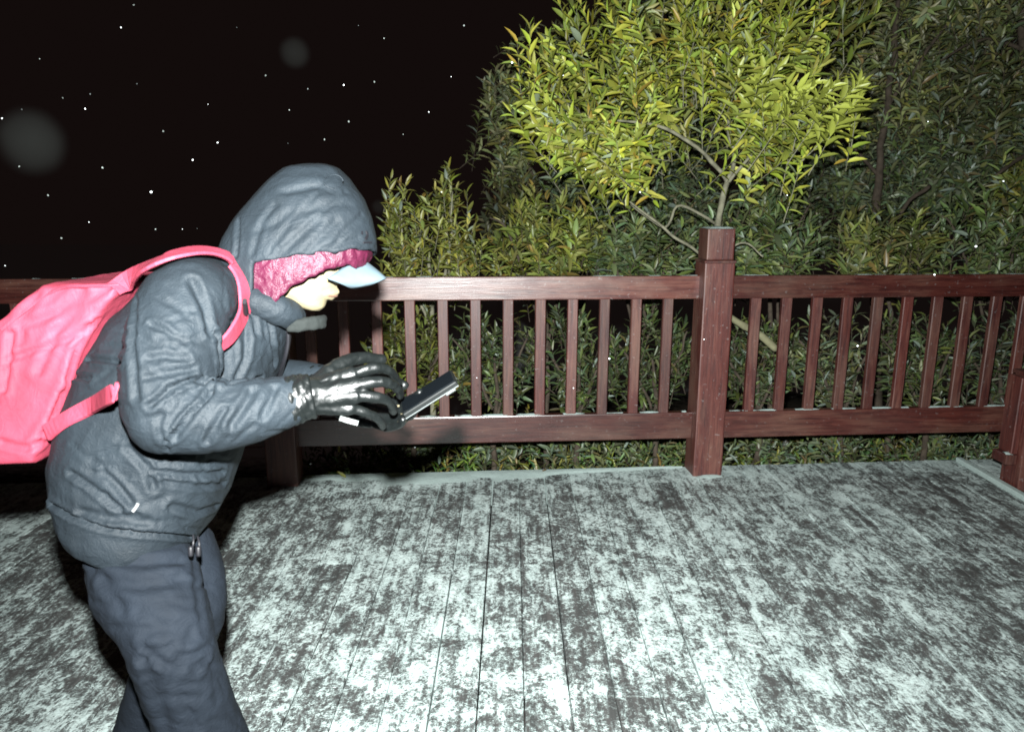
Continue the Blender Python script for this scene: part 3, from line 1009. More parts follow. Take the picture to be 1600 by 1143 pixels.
# ------------------------------------------------------------------ person
DM = 1.56                                                   # depth of the middle of the body
LAT = Vector((0, 1, 0))                                     # across the body, away from the camera
def person():
    foot = P(300, 1180, 1.5)
    root = empty('person', (foot.x - .05, 1.62, 0), 'person in hooded slate jacket and black gloves bending over a phone, wearing a coral backpack', 'person')
    S = FPX / DM

    def oval(c, a, b, n=28, e=2.4):
        out = []
        for i in range(n):
            t = 2 * math.pi * i / n
            ct, st = math.cos(t), math.sin(t)
            out.append(c + a * (abs(ct) ** (2 / e) * (1 if ct > 0 else -1)) + b * (abs(st) ** (2 / e) * (1 if st > 0 else -1)))
        return out

    # --- trunk of the jacket: back edge / front edge as seen from the side, and half breadth
    T = [((142, 786), (303, 846), .196), ((128, 764), (322, 822), .208), ((116, 735), (346, 780), .210), ((112, 698), (362, 738), .210),
         ((120, 640), (386, 665), .208), ((150, 560), (428, 585), .20), ((190, 492), (446, 530), .185), ((238, 445), (448, 490), .15), ((290, 412), (446, 462), .12), ((345, 384), (446, 440), .10)]
    jb = bmesh.new()
    ring_loft(jb, [oval((P(*a, DM) + P(*b, DM)) / 2, (P(*b, DM) - P(*a, DM)) / 2, LAT * w) for a, b, w in T])
    # shoulders
    tube(jb, [P(300, 468, DM - .19), P(318, 458, DM), P(300, 468, DM + .2)], [.076, .085, .085], 20, 9)
    # near sleeve
    arm_n = [P(288, 480, 1.375), P(272, 540, 1.335), P(260, 615, 1.31), P(262, 655, 1.30)]
    tube(jb, arm_n, [.084, .084, .079, .068], 20, 16)
    fore_n = [P(258, 650, 1.30), P(330, 652, 1.315), P(400, 640, 1.335), P(462, 622, 1.36)]
    tube(jb, fore_n, [.066, .0645, .056, .044], 20, 16)
    # far sleeve
    tube(jb, [P(310, 480, 1.76), P(330, 560, 1.80), P(350, 630, 1.79)], [.085, .08, .068], 18, 12)
    tube(jb, [P(350, 630, 1.79), P(430, 600, 1.74), P(500, 598, 1.68)], [.066, .058, .044], 18, 12)
    me = remesh(jb, 0.0052, 9)
    jb0 = bvh_of(me)
    wrinkle(me, 0.0028, 8, (1, 1, 1.5), 1.0)
    wrinkle(me, 0.0008, 34, (1.5, 1, .8), 4.0)
    folds = [([(340, 602), (341, 560), (338, 520)], .006, .012), ([(340, 600), (300, 592), (268, 606), (234, 633)], .006, .009), ([(335, 606), (305, 642), (274, 682)], .006, .008),
             ([(312, 632), (290, 650), (262, 690)], .005, .006), ([(338, 603), (372, 598), (410, 590)], .006, .008), ([(290, 535), (265, 520), (236, 506)], .006, .005),
             ([(252, 648), (248, 672), (262, 704)], .005, .004), ([(352, 640), (335, 668), (322, 690)], .007, .006), ([(395, 610), (378, 640), (362, 664)], .008, .006),
             ([(430, 606), (420, 630), (410, 650)], .007, .005), ([(232, 560), (258, 556), (290, 560)], .007, .005), ([(225, 590), (260, 582), (300, 576)], .007, .005),
             ([(300, 440), (320, 480), (330, 520)], .009, .006), ([(212, 470), (206, 540), (212, 620)], .008, .005), ([(130, 560), (160, 562), (190, 566)], .006, .006), ([(116, 588), (140, 592)], .006, .006),
             ([(110, 738), (150, 765), (190, 795)], .007, .006), ([(160, 735), (185, 760), (205, 785)], .007, .006), ([(240, 735), (300, 742), (350, 738)], .006, .006), ([(255, 752), (310, 760), (352, 756)], .006, .005),
             ([(200, 700), (230, 730), (240, 760)], .008, .006), ([(270, 790), (310, 800), (340, 790)], .008, .005), ([(72, 782), (110, 806), (160, 824), (220, 833), (300, 838)], .005, .009),
             ([(385, 500), (384, 560), (370, 590)], .008, .006), ([(415, 470), (424, 520), (430, 570)], .007, .006), ([(360, 430), (390, 470), (400, 520)], .008, .005), ([(128, 800), (180, 808), (230, 812)], .009, .004)]
    for px, w, a in folds: crease(me, jb0, px, w * .8, a * 1.35, .4)
    fold_rng = random.Random(17)
    def scatter(mesh, b, n, x0, x1, y0, y1, ang, spread, ln, w, amp):
        for _ in range(n):
            x, y, a, L = fold_rng.uniform(x0, x1), fold_rng.uniform(y0, y1), math.radians(fold_rng.gauss(ang, spread)), fold_rng.uniform(*ln)
            k = fold_rng.uniform(-.25, .25)
            crease(mesh, b, [(x + math.cos(a + k * t) * L * t, y - math.sin(a + k * t) * L * t) for t in (-.5, 0, .5)], w * fold_rng.uniform(.8, 1.3), amp * .8 * fold_rng.uniform(.5, 1.3), .15)
    scatter(me, jb0, 26, 215, 335, 440, 600, 155, 24, (25, 70), .0042, .0030)
    scatter(me, jb0, 30, 240, 460, 600, 695, 52, 20, (20, 60), .0042, .0032)
    scatter(me, jb0, 16, 350, 440, 430, 590, 95, 30, (25, 60), .0042, .0026)
    scatter(me, jb0, 14, 110, 205, 500, 640, 175, 18, (20, 50), .0042, .0028)
    scatter(me, jb0, 34, 95, 350, 700, 830, 155, 30, (25, 75), .0045, .0034)
    jacket = mo('jacket', me, JACKET, root, True)
    jbv = jb0

    def ribbon(name, px, w, th, mat, parent, bvh=jbv, depths=None, lift=0.006, res=28, taper=None):
        pts, nrm = [], []
        for i, (x, y) in enumerate(px):
            p, n = hit(bvh, x, y)
            dd = depths[i] if depths else None
            if p is None or (dd and abs((p - CAM).dot(_F) - dd) > .12):
                p, n = P(x, y, dd or DM - .1), Vector((-0.1, -1, .35)).normalized()
            pts.append(p + n * (lift[i] if isinstance(lift, list) else lift))
            nrm.append(n)
        pr, _ = resample(pts, [1] * len(pts), res)
        nr, _ = resample(nrm, [1] * len(pts), res)
        vs, fs = [], []
        for i, p in enumerate(pr):
            t = (pr[min(i + 1, res - 1)] - pr[max(i - 1, 0)]).normalized()
            n = (nr[i] - t * nr[i].dot(t)).normalized()
            s = t.cross(n).normalized()
            ww = w * (taper(i / (res - 1)) if taper else 1)
            vs += [p - s * ww, p - s * ww * .93 + n * th, p + s * ww * .93 + n * th, p + s * ww, p + s * ww * .7 - n * .003, p - s * ww * .7 - n * .003]
            if i:
                k = (i - 1) * 6
                for j in range(6): fs.append((k + j, k + (j + 1) % 6, k + 6 + (j + 1) % 6, k + 6 + j))
        fs += [tuple(range(6))[::-1], tuple(range(len(vs) - 6, len(vs)))]
        return mk(name, vs, fs, mat, parent, False)

    # zipper placket, drawcord with toggles, little white pocket mark
    ribbon('zipper', [(444, 500), (446, 530), (440, 560), (432, 588)], .007, .004, DARKTRIM, jacket, res=20)
    ribbon('pocket_mark', [(208, 797), (213, 791), (217, 784)], .0028, .002, WHITEPRINT, jacket, lift=.008, res=6)
    ribbon('zip_pull', [(446, 492), (448, 503), (447, 513)], .004, .004, WHITEPRINT, jacket, lift=.007, res=6)
    for (a, b) in (((302, 836), (298, 862)), ((309, 838), (310, 862))):
        bm = bmesh.new()
        tube(bm, [P(*a, 1.405), P((a[0] + b[0]) / 2 + 2, (a[1] + b[1]) / 2, 1.395), P(*b, 1.40)], [.0022, .0022, .0022], 8, 8)
        tube(bm, [P(b[0], b[1] - 6, 1.397), P(b[0], b[1] + 4, 1.397)], [.0052, .0046], 10)
        mo('hem_cord', bm_mesh('hem_cord', bm), DARKTRIM, jacket, True)

    # --- hood (an open shell) and the shiny pink one under it
    H = [(256, 470, 508, .02), (262, 446, 528, .058), (280, 423, 546, .088), (310, 395, 567, .112), (340, 370, 580, .124), (370, 353, 587, .13), (395, 345, 589, .131), (425, 343, 575, .128), (455, 352, 545, .12), (490, 372, 500, .108), (520, 385, 470, .10)]
    def side_xy(co):
        """where a point of the body shows from straight beside it (pixels at the middle depth)"""
        d = co - np.array(CAM)
        f = np.full(len(co), DM)
        x = 800 + FPX * (d @ np.array(_R)) / f
        y = 571.5 - FPX * ((d @ np.array(_U)) + 0) / f
        return x, y
    def below(x, y, line):
        xs = np.array([p[0] for p in line], float)
        ys = np.array([p[1] for p in line], float)
        return y > np.interp(x, xs, ys)
    def shell(scale, dx, dy, cut, vox, thick, name, mat, parent, wr):
        bm = bmesh.new()
        cx, cy = 470 + dx, 380 + dy
        rings = []
        for y, x0, x1, w in H:
            y2 = cy + (y - 380) * scale
            a, b = P(cx + (x0 - 470) * scale, y2, DM), P(cx + (x1 - 470) * scale, y2, DM)
            rings.append(oval((a + b) / 2, (b - a) / 2, LAT * w * scale * 0.96, 32, 2.2))
        ring_loft(bm, rings)
        m = remesh(bm, vox, 6)
        b0 = bvh_of(m)
        for px, w, a in wr: crease(m, b0, px, w, a * .75, .25)
        co = co_of(m)
        # cut with the shell's own side view, true to scale (no perspective)
        x, y = side_xy(co + np.array(_F)[None] * 0)
        d = (co - np.array(CAM)) @ np.array(_F)
        kill = cut(x, y)
        bm = bmesh.new()
        bm.from_mesh(m)
        bm.verts.ensure_lookup_table()
        bmesh.ops.delete(bm, geom=[bm.verts[i] for i in np.where(kill)[0]], context='VERTS')
        for _ in range(3):
            bd = [v for v in bm.verts if v.is_boundary]
            new = []
            for v in bd:
                nb = [e.other_vert(v).co for e in v.link_edges if e.is_boundary]
                new.append((v, (v.co * 2 + sum(nb, Vector())) / (2 + len(nb))))
            for v, c in new: v.co = c
        bm.normal_update()
        r = bmesh.ops.solidify(bm, geom=bm.faces[:], thickness=thick)
        m2 = bm_mesh(name, bm)
        bpy.data.meshes.remove(m)
        return m2
    rim = [(300, 600), (418, 600), (424, 424), (505, 411), (560, 401), (592, 394), (700, 392)]
    hoodw = [([(500, 345), (470, 370), (430, 402)], .008, .005), ([(525, 345), (500, 370), (478, 398)], .007, .005), ([(455, 330), (430, 350), (400, 360)], .008, .004), ([(560, 372), (530, 382), (500, 392)], .006, .005),
             ([(545, 320), (520, 318), (480, 330)], .009, .004), ([(372, 345), (371, 370), (368, 400)], .005, .008), ([(540, 300), (490, 345), (450, 385)], .005, .004), ([(565, 335), (535, 365), (515, 395)], .005, .004), ([(430, 320), (408, 350), (395, 395)], .006, .004), ([(500, 300), (455, 345), (420, 395)], .005, .003), ([(520, 270), (500, 290), (440, 300)], .006, .003), ([(450, 300), (490, 290), (520, 300)], .010, .004)]
    hm = shell(1.0, 0, 0, lambda x, y: below(x, y, rim) | (y > 500), .005, .010, 'hood', JACKET, jacket, hoodw)
    wrinkle(hm, 0.0028, 12, (1, 1, 1), 2.0)
    wrinkle(hm, 0.0006, 45, (1, 1, 1), 2.5)
    hood = mo('hood', hm, JACKET, jacket, True)
    hbv = bvh_of(hm)
    face_line = [(300, 640), (438, 620), (441, 500), (452, 482), (470, 466), (500, 447), (530, 433), (552, 425), (700, 422)]
    pm = shell(0.93, 1, 3, lambda x, y: below(x, y, face_line) | (y > 492), .006, .008, 'inner_hood', PINK, root, [])
    wrinkle(pm, 0.0055, 30, (1.4, 1, 1), 3.0)
    mo('inner_hood', pm, PINK, root, True)
    # collar that closes under the hood
    bm = bmesh.new()
    tube(bm, [P(398, 470, DM - .085), P(430, 482, DM - .075), P(452, 492, DM - .04), P(458, 497, DM), P(452, 492, DM + .04), P(430, 482, DM + .075), P(398, 470, DM + .085)], [.03, .032, .03, .026, .03, .032, .03], 14, 24)
    cm = remesh(bm, .006, 4)
    wrinkle(cm, .004, 30, (1, 1, 1), 6)
    mo('collar', cm, JACKET, jacket, True)
    # round emblem and small dark mark on the hood
    for nm, (ex, ey), rr, mt in (('emblem', (521, 284), .015, DARKTRIM),):
        pts = []
        for k in range(14):
            a = 2 * math.pi * k / 14
            p, n = hit(hbv, ex + 15 * math.cos(a), ey + 11 * math.sin(a))
            if p is not None: pts.append(p + n * .0005)
        if len(pts) > 8:
            bm = bmesh.new()
            tube(bm, pts + [pts[0]], [.0016] * (len(pts) + 1), 6, None, False)
            mo(nm, bm_mesh(nm, bm), JACKET, hood, True)
    ribbon('hood_mark', [(571, 361), (573, 368), (570, 374)], .0028, .001, DARKTRIM, hood, hbv, lift=.002, res=6)
    ribbon('hood_mark', [(565, 362), (565, 366)], .0016, .001, DARKTRIM, hood, hbv, lift=.002, res=4)
    ribbon('hood_mark', [(567, 379), (579, 379)], .0018, .001, DARKTRIM, hood, hbv, lift=.002, res=4)

    # --- body: head with a face, neck, trunk, arms, hands, legs as one skin
    bb = bmesh.new()
    chin = P(499, 486, DM)
    th = math.radians(28)
    ax = (_R * math.cos(th) - _U * math.sin(th))
    az = (_R * math.sin(th) + _U * math.cos(th))
    HS = 1.06
    def HP(x, y, z): return chin + (ax * (x - .082) + LAT * y + az * z) * HS
    prof = [(-.008, .060, .015, .020), (.0, .082, -.005, .034), (.012, .088, -.025, .045), (.028, .084, -.045, .053), (.040, .089, -.06, .058), (.048, .085, -.068, .060), (.055, .090, -.075, .062), (.068, .086, -.084, .065),
            (.085, .088, -.092, .068), (.105, .084, -.10, .070), (.125, .088, -.105, .073), (.150, .093, -.105, .075), (.175, .086, -.10, .074), (.200, .062, -.08, .064), (.218, .030, -.045, .045), (.226, .005, -.02, .02)]
    rings = []
    for z, xf, xb, w in prof:
        n = 36
        c, h = (xf + xb) / 2, (xf - xb) / 2
        rings.append([HP(c + h * (abs(math.cos(2 * math.pi * i / n)) ** .88) * (1 if math.cos(2 * math.pi * i / n) > 0 else -1), w * math.sin(2 * math.pi * i / n), z) for i in range(n)])
    ring_loft(bb, rings)
    tube(bb, [HP(.086, 0, .125), HP(.098, 0, .10), HP(.107, 0, .082), HP(.094, 0, .074)], [.007, .009, .0125, .009], 12, 10)
    for s in (-1, 1):
        tube(bb, [HP(.094, s * .011, .079), HP(.085, s * .016, .078)], [.0075, .008], 10, 4)
        tube(bb, [HP(-.005, s * .073, .125), HP(-.012, s * .079, .105), HP(0, s * .074, .080)], [.012, .013, .009], 10, 8)
        tube(bb, [HP(.074, s * .017, .117), HP(.070, s * .045, .113)], [.009, .009], 10, 5)
    tube(bb, [HP(.082, -.024, .043), HP(.094, 0, .050), HP(.082, .024, .043)], [.005, .0075, .005], 10, 9)
    tube(bb, [HP(.080, -.020, .037), HP(.091, 0, .036), HP(.080, .020, .037)], [.005, .0075, .005], 10, 9)
    tube(bb, [HP(-.015, 0, .05), P(430, 450, DM), P(400, 480, DM), P(360, 520, DM)], [.06, .058, .062, .10], 18, 14)
    ring_loft(bb, [oval((P(*a, DM) + P(*b, DM)) / 2, (P(*b, DM) - P(*a, DM)) / 2 * .72, LAT * w * .75) for a, b, w in T[2:8]])
    def thin(pts, rad): tube(bb, pts, rad, 14, 14)
    thin([P(312, 478, DM - .16), arm_n[0]] + arm_n[1:], [.06, .05, .046, .042, .040])
    thin(fore_n, [.040, .040, .034, .026])
    thin([P(312, 478, DM + .16), P(310, 480, 1.76), P(330, 560, 1.80), P(350, 630, 1.79)], [.06, .05, .045, .04])
    thin([P(350, 630, 1.79), P(430, 600, 1.74), P(500, 598, 1.68)], [.04, .034, .026])

    # hands: bones as pixel/depth joints, radii in metres
    near_hand = dict(palm=[[(468, 622, 1.362), (510, 600, 1.372), (550, 584, 1.378)], [(468, 622, 1.362), (512, 612, 1.36), (556, 601, 1.362)], [(468, 624, 1.362), (512, 622, 1.358), (555, 619, 1.36)], [(468, 626, 1.364), (508, 632, 1.364), (546, 637, 1.368)]],
                     fingers=[[(550, 584, 1.378), (586, 574, 1.39), (612, 581, 1.425), (622, 597, 1.46)], [(556, 601, 1.362), (595, 596, 1.370), (618, 604, 1.41), (626, 618, 1.45)],
                              [(555, 619, 1.36), (590, 620, 1.372), (610, 630, 1.41), (615, 643, 1.45)], [(546, 637, 1.368), (574, 645, 1.382), (592, 655, 1.41), (598, 666, 1.445)]],
                     thumb=[(490, 604, 1.375), (525, 573, 1.41), (562, 559, 1.45), (598, 561, 1.485)])
    far_hand = dict(palm=[[(512, 602, 1.67), (550, 612, 1.63), (588, 622, 1.585)], [(512, 604, 1.67), (550, 622, 1.63), (590, 634, 1.575)], [(510, 606, 1.67), (546, 634, 1.63), (588, 646, 1.57)], [(508, 608, 1.67), (540, 646, 1.63), (580, 658, 1.575)]],
                    fingers=[[(588, 622, 1.585), (622, 628, 1.55), (646, 622, 1.51), (656, 612, 1.49)], [(590, 634, 1.575), (624, 642, 1.54), (648, 636, 1.50), (657, 624, 1.48)],
                             [(588, 646, 1.57), (618, 655, 1.53), (640, 650, 1.49), (648, 640, 1.47)], [(580, 658, 1.575), (604, 668, 1.54), (624, 664, 1.51), (631, 655, 1.49)]],
                    thumb=[(528, 590, 1.655), (566, 583, 1.62), (604, 590, 1.58), (632, 602, 1.545)])
    def hand(bm, h, k):
        for a in h['palm']: tube(bm, [P(*q) for q in a], [.026 * k, .0205 * k, .0155 * k], 12, 8)
        for f, r in zip(h['fingers'], (.0108, .0112, .0106, .0096)): tube(bm, [P(*q) for q in f], [r * 1.08 * k, r * .98 * k, r * .93 * k, r * .80 * k], 12, 10)
        tube(bm, [P(*q) for q in h['thumb']], [.021 * k, .0165 * k, .0135 * k, .0105 * k], 12, 10)
    hand(bb, near_hand, .74)
    hand(bb, far_hand, .74)
    # legs
    leg_n = [P(212, 800, 1.46), P(218, 880, 1.44), P(250, 960, 1.405), P(266, 1010, 1.385)]
    knee_n = leg_n[-1]
    ank_n = Vector((knee_n.x + .115, knee_n.y + .09, .105))
    leg_f = [P(238, 800, 1.66), P(268, 880, 1.62), P(290, 960, 1.575)]
    knee_f = leg_f[-1]
    ank_f = Vector((knee_f.x - .215, knee_f.y + .05, .105))
    thin(leg_n, [.06, .065, .06, .055])
    thin([knee_n, (knee_n + ank_n) / 2 + Vector((-.02, .01, 0)), ank_n], [.055, .055, .038])
    thin(leg_f, [.06, .065, .056])
    thin([knee_f, (knee_f + ank_f) / 2 + Vector((-.02, .01, 0)), ank_f], [.055, .055, .038])
    for a in (ank_n, ank_f): thin([a + Vector((-.02, 0, -.05)), a + Vector((.06, -.01, -.055)), a + Vector((.14, -.02, -.065))], [.035, .036, .026])
    bme = remesh(bb, .0045, 3)
    body = mo('body', bme, SKIN, root, True)
    for s in (-1, 1):
        bm = bmesh.new()
        bmesh.ops.create_uvsphere(bm, u_segments=14, v_segments=10, radius=.0118 * HS)
        bmesh.ops.translate(bm, verts=bm.verts, vec=HP(.0715, s * .031, .1075))
        mo('eye', bm_mesh('eye', bm), simple('eye_white', (.35, .34, .32), .2, .5), body, True)
    tube_b = bmesh.new()
    tube(tube_b, [HP(.0865, -.023, .0405), HP(.0975, 0, .0428), HP(.0865, .023, .0405)], [.0022, .0030, .0022], 8, 9)
    mo('mouth', bm_mesh('mouth', tube_b), simple('lip_shade', (.10, .055, .04), .5, .3), body, True)

    for s in (-1, 1):
        bm = bmesh.new()
        bmesh.ops.create_uvsphere(bm, u_segments=8, v_segments=6, radius=.0038)
        bmesh.ops.translate(bm, verts=bm.verts, vec=HP(.1, s * .0085, .0715))
        mo('nostril', bm_mesh('nostril', bm), DARKTRIM, body, True)
    # neck warmer, pale grey, pulled below the chin
    bm = bmesh.new()
    for dy, k in ((2, 1.0), (11, .94)):
        tube(bm, [P(452, 503 + dy, DM - .055), P(478, 500 + dy, DM - .052 * k), P(499, 497 + dy, DM - .03 * k), P(505, 496 + dy, DM), P(499, 497 + dy, DM + .03 * k), P(478, 500 + dy, DM + .052 * k)], [.008, .009, .008, .008, .008, .008], 12, 20)
    nm = remesh(bm, .004, 2)
    wrinkle(nm, .003, 40, (1, 1, 1), 9)
    mo('face_mask', nm, GREYFAB, root, True)

    # cap: crown under the hoods and a curved brim
    cap_root = bmesh.new()
    ring_loft(cap_root, [[HP(-.008 + (.108 * math.cos(a) if math.cos(a) > 0 else .112 * math.cos(a)) * k, .082 * math.sin(a) * k, z) for a in [2 * math.pi * i / 30 for i in range(30)]] for z, k in ((.150, 1.0), (.165, 1.02), (.19, .96), (.212, .78), (.226, .5), (.232, .2))])
    cap = mo('cap', bm_mesh('cap', cap_root), BRIM, root, True)
    bm = bmesh.new()
    vs = []
    ux, uz = (_R * .84 - _U * .54).normalized(), (_R * .54 + _U * .84).normalized()
    base = P(560, 405, DM)
    rows = []
    for k in range(9):
        t = k / 8
        row = []
        for i in range(17):
            v = (i / 16 - .5) * 2
            wv = .080 * (1 - .5 * t ** 2.6) * v
            ln = .070 * t * (1 - .32 * abs(v) ** 2.2)
            drop = -.054 * v * v * (1 - .25 * t) - .006 * t * t
            row.append(base + ux * (ln - .02 * v * v) + LAT * wv + uz * drop)
        rows.append(row)
    g = [[bm.verts.new(p) for p in r] for r in rows]
    for a, b in zip(g[:-1], g[1:]):
        for i in range(16): bm.faces.new((a[i], a[i + 1], b[i + 1], b[i]))
    bm.normal_update()
    bmesh.ops.solidify(bm, geom=bm.faces[:], thickness=.005)
    mo('brim', bm_mesh('brim', bm), BRIM, cap, True)

    # gloves with gathered cuffs
    for h, wr, arm in ((near_hand, P(474, 621, 1.362), P(440, 628, 1.352)), (far_hand, P(508, 602, 1.675), P(470, 599, 1.70))):
        bm = bmesh.new()
        hand(bm, h, .92)
        a = (wr - arm).normalized()
        tube(bm, [wr - a * .035, wr - a * .01, wr + a * .02], [.040, .037, .034], 18, 8)
        gm = remesh(bm, .0023, 3)
        wrinkle(gm, .0024, 34, (1, 1, 1), 5)
        gl = mo('glove', gm, LEATHER, root, True)
        bm = bmesh.new()
        for k in range(4):
            c = wr - a * (.022 - .0115 * k)
            fr = frames([c - a * .01, c + a * .01])[0]
            ring = [c + (fr[2] * math.cos(t) + fr[3] * math.sin(t)) * (.0405 - .0015 * k + .0022 * math.sin(7 * t + k * 2)) for t in [2 * math.pi * i / 40 for i in range(41)]]
            tube(bm, ring, [.0062] * 41, 8, None, False)
        cm = remesh(bm, .0028, 1)
        if h is near_hand:
            ribbon('glove_highlight', [(532, 653), (545, 657), (560, 661)], .0048, .002, GLOVE_HIGHLIGHT, gl, bvh_of(gm), depths=[1.37, 1.37, 1.375], lift=.003, res=8)  # painted highlight at the heel of the glove
        mo('cuff', cm, LEATHER, gl, True)

    # --- trousers and boots
    tb = bmesh.new()
    tube(tb, [P(215, 790, DM), P(215, 815, DM), P(218, 840, DM)], [.08, .09, .09], 24, 8)
    tube(tb, [P(216, 815, 1.51), P(214, 862, 1.495), P(230, 915, 1.45), P(254, 965, 1.405), P(268, 1008, 1.387)], [.065, .094, .102, .086, .076], 24, 20)
    low_n = [knee_n, knee_n.lerp(ank_n, .35) + Vector((-.012, .0, 0)), knee_n.lerp(ank_n, .75), ank_n + Vector((0, 0, -.035))]
    tube(tb, low_n, [.078, .076, .080, .082], 24, 18)
    tube(tb, [P(240, 820, 1.66), P(268, 865, 1.63), P(284, 920, 1.60), knee_f], [.07, .095, .092, .082], 24, 16)
    low_f = [knee_f, knee_f.lerp(ank_f, .4), knee_f.lerp(ank_f, .75), ank_f + Vector((0, 0, -.035))]
    tube(tb, low_f, [.08, .074, .076, .080], 24, 18)
    tm = remesh(tb, .0065, 6)
    b0 = bvh_of(tm)
    wrinkle(tm, .0028, 9, (1, 1, 2.0), 7.0)
    wrinkle(tm, .0012, 28, (1, 1, 1.6), 8.0)
    scatter(tm, b0, 16, 130, 310, 870, 990, 172, 10, (40, 110), .006, .0028)
    scatter(tm, b0, 18, 225, 330, 1000, 1070, 15, 22, (30, 80), .005, .0034)
    scatter(tm, b0, 12, 240, 370, 1060, 1140, 130, 25, (30, 80), .006, .0035)
    for px, w, a in [([(225, 1005), (260, 1030), (322, 1022)], .008, .005), ([(222, 1030), (265, 1040), (318, 1036)], .007, .006), ([(230, 1015), (270, 1048), (310, 1050)], .006, .005), ([(120, 866), (200, 880), (280, 876)], .009, .006),
                     ([(160, 905), (220, 915), (280, 905)], .010, .005), ([(302, 870), (310, 930), (316, 985)], .008, .003), ([(225, 1025), (240, 1080), (262, 1140)], .012, .004), ([(130, 845), (150, 890), (190, 950)], .010, .004), ([(230, 985), (265, 978), (300, 985)], .012, .004)]:
        crease(tm, b0, px, w, a)
    mo('trousers', tm, TROUSER, root, True)
    for a in (ank_n, ank_f):
        bm = bmesh.new()
        tube(bm, [a + Vector((0, 0, .03)), a + Vector((0, 0, -.045))], [.062, .06], 18, 6)
        tube(bm, [a + Vector((-.035, 0, -.055)), a + Vector((.05, -.01, -.055)), a + Vector((.15, -.02, -.062))], [.046, .049, .040], 18, 12)
        for v in bm.verts:
            if v.co.z < .004: v.co.z = .004
        bmm = remesh(bm, .006, 3)
        co = co_of(bmm)
        co[:, 2] = np.maximum(co[:, 2], .0015)
        set_co(bmm, co)
        mo('boot', bmm, RUBBER, root, True)

    # --- backpack: own thing
    bpr = empty('backpack', P(20, 600, DM), 'coral red backpack on the back of the hooded person, cut off by the picture edge', 'backpack')
    poly = [(198, 442), (140, 442), (80, 442), (76, 445), (36, 478), (-8, 518), (-70, 590), (-112, 660), (-120, 708), (-90, 722), (0, 720), (66, 718), (76, 690), (92, 655), (106, 616), (128, 562), (158, 500), (190, 458)]
    ctr = Vector((0, 0))
    cx = sum(p[0] for p in poly) / len(poly)
    cy = sum(p[1] for p in poly) / len(poly)
    bm = bmesh.new()
    rings = []
    for v in np.linspace(-1, 1, 15):
        k = (1 - abs(v) ** 9) ** (1 / 9) if abs(v) < 1 else .0
        k = .97 + .03 * k
        rings.append([P(cx + (x - cx) * k, cy + (y - cy) * k, 1.44) + LAT * (.12 + .155 * v) for x, y in poly])
    ring_loft(bm, rings)
    pm = remesh(bm, .006, 2)
    b0 = bvh_of(pm)
    wrinkle(pm, .003, 5, (1, 1, 1.2), 12.0)
    wrinkle(pm, .0012, 30, (1, 1, 1), 13.0)
    for px, w, a in [([(150, 500), (110, 530), (60, 545), (20, 560)], .006, .005), ([(130, 455), (90, 490), (50, 505)], .008, .006), ([(18, 520), (12, 570), (4, 610)], .006, .010), ([(60, 450), (40, 490), (30, 530)], .009, .004),
                     ([(140, 510), (120, 545), (105, 600)], .006, .006), ([(100, 610), (80, 660), (60, 690)], .007, .006), ([(0, 690), (40, 700), (70, 690)], .006, .006), ([(180, 445), (130, 470), (90, 515), (60, 580)], .008, .005)]:
        crease(pm, b0, px, w, a)
    mo('bag', pm, PACK, bpr, True)
    pbv = bvh_of(pm)
    ribbon('shoulder_strap', [(184, 455), (212, 438), (246, 423), (284, 408), (324, 404), (357, 416), (374, 445), (370, 488), (352, 528), (343, 560)], .0235, .005, PACK, bpr, depths=[1.43, 1.44, 1.445, 1.44, 1.43, 1.41, 1.385, 1.37, 1.365, 1.36], lift=[.013] * 7 + [.011, .004, -.03], res=48,
           taper=lambda t: .7 + .45 * math.sin(math.pi * min(1, t * 1.05)) - (.15 * max(0, t - .8) / .2))
    ribbon('side_strap', [(78, 676), (110, 656), (150, 634), (184, 614), (206, 602), (220, 595)], .0165, .005, PACK, bpr, depths=[1.40, 1.385, 1.37, 1.36, 1.36, 1.36], lift=[.007, .007, .007, .006, -.002, -.03], res=28)
    ribbon('bag_seam', [(186, 446), (140, 448), (92, 452), (40, 486), (4, 516)], .003, .003, PACK, bpr, pbv, lift=.001, res=24)
    ribbon('buckle', [(366, 470), (369, 484)], .006, .004, DARKTRIM, bpr, lift=.018, res=5, depths=[1.36, 1.36])

    # --- phone: own thing
    a, b = P(630, 641, 1.475), P(711, 590, 1.475)
    L = (b - a).length
    lx = (b - a).normalized()
    wy = (LAT * .93 + Vector((.12, 0, .30)))
    wy = (wy - lx * wy.dot(lx)).normalized()
    nz = lx.cross(wy)
    if nz.z < 0: nz = -nz
    R3 = Matrix((lx, wy, nz)).transposed()
    ph = empty('phone', (a + b) / 2, 'slim dark phone with a pale edge held in both black-gloved hands', 'phone')
    for nm, dims, off, mt in (('shell', (L, .068, .013), (0, 0, 0), PHONEMAT), ('screen', (L - .006, .063, .002), (0, 0, .0073), GLASS), ('edge_band', (L * 1.004, .0705, .0024), (0, 0, -.0045), METAL)):
        m2 = box_mesh(nm, *dims, min(.0028, min(dims) * .4), 2)
        m2.materials.append(mt)
        o = bpy.data.objects.new(nm, m2)
        o.location = (a + b) / 2 + R3 @ Vector(off)
        o.rotation_euler = R3.to_euler()
        put(o, ph)
    o = bpy.data.objects.new('lens_bump', box_mesh('lens_bump', .022, .022, .004, .0015, 2))
    o.data.materials.append(METAL)
    o.location = (a + b) / 2 + R3 @ Vector((L / 2 - .02, -.022, -.0088))
    o.rotation_euler = R3.to_euler()
    put(o, ph)
    return root

person()

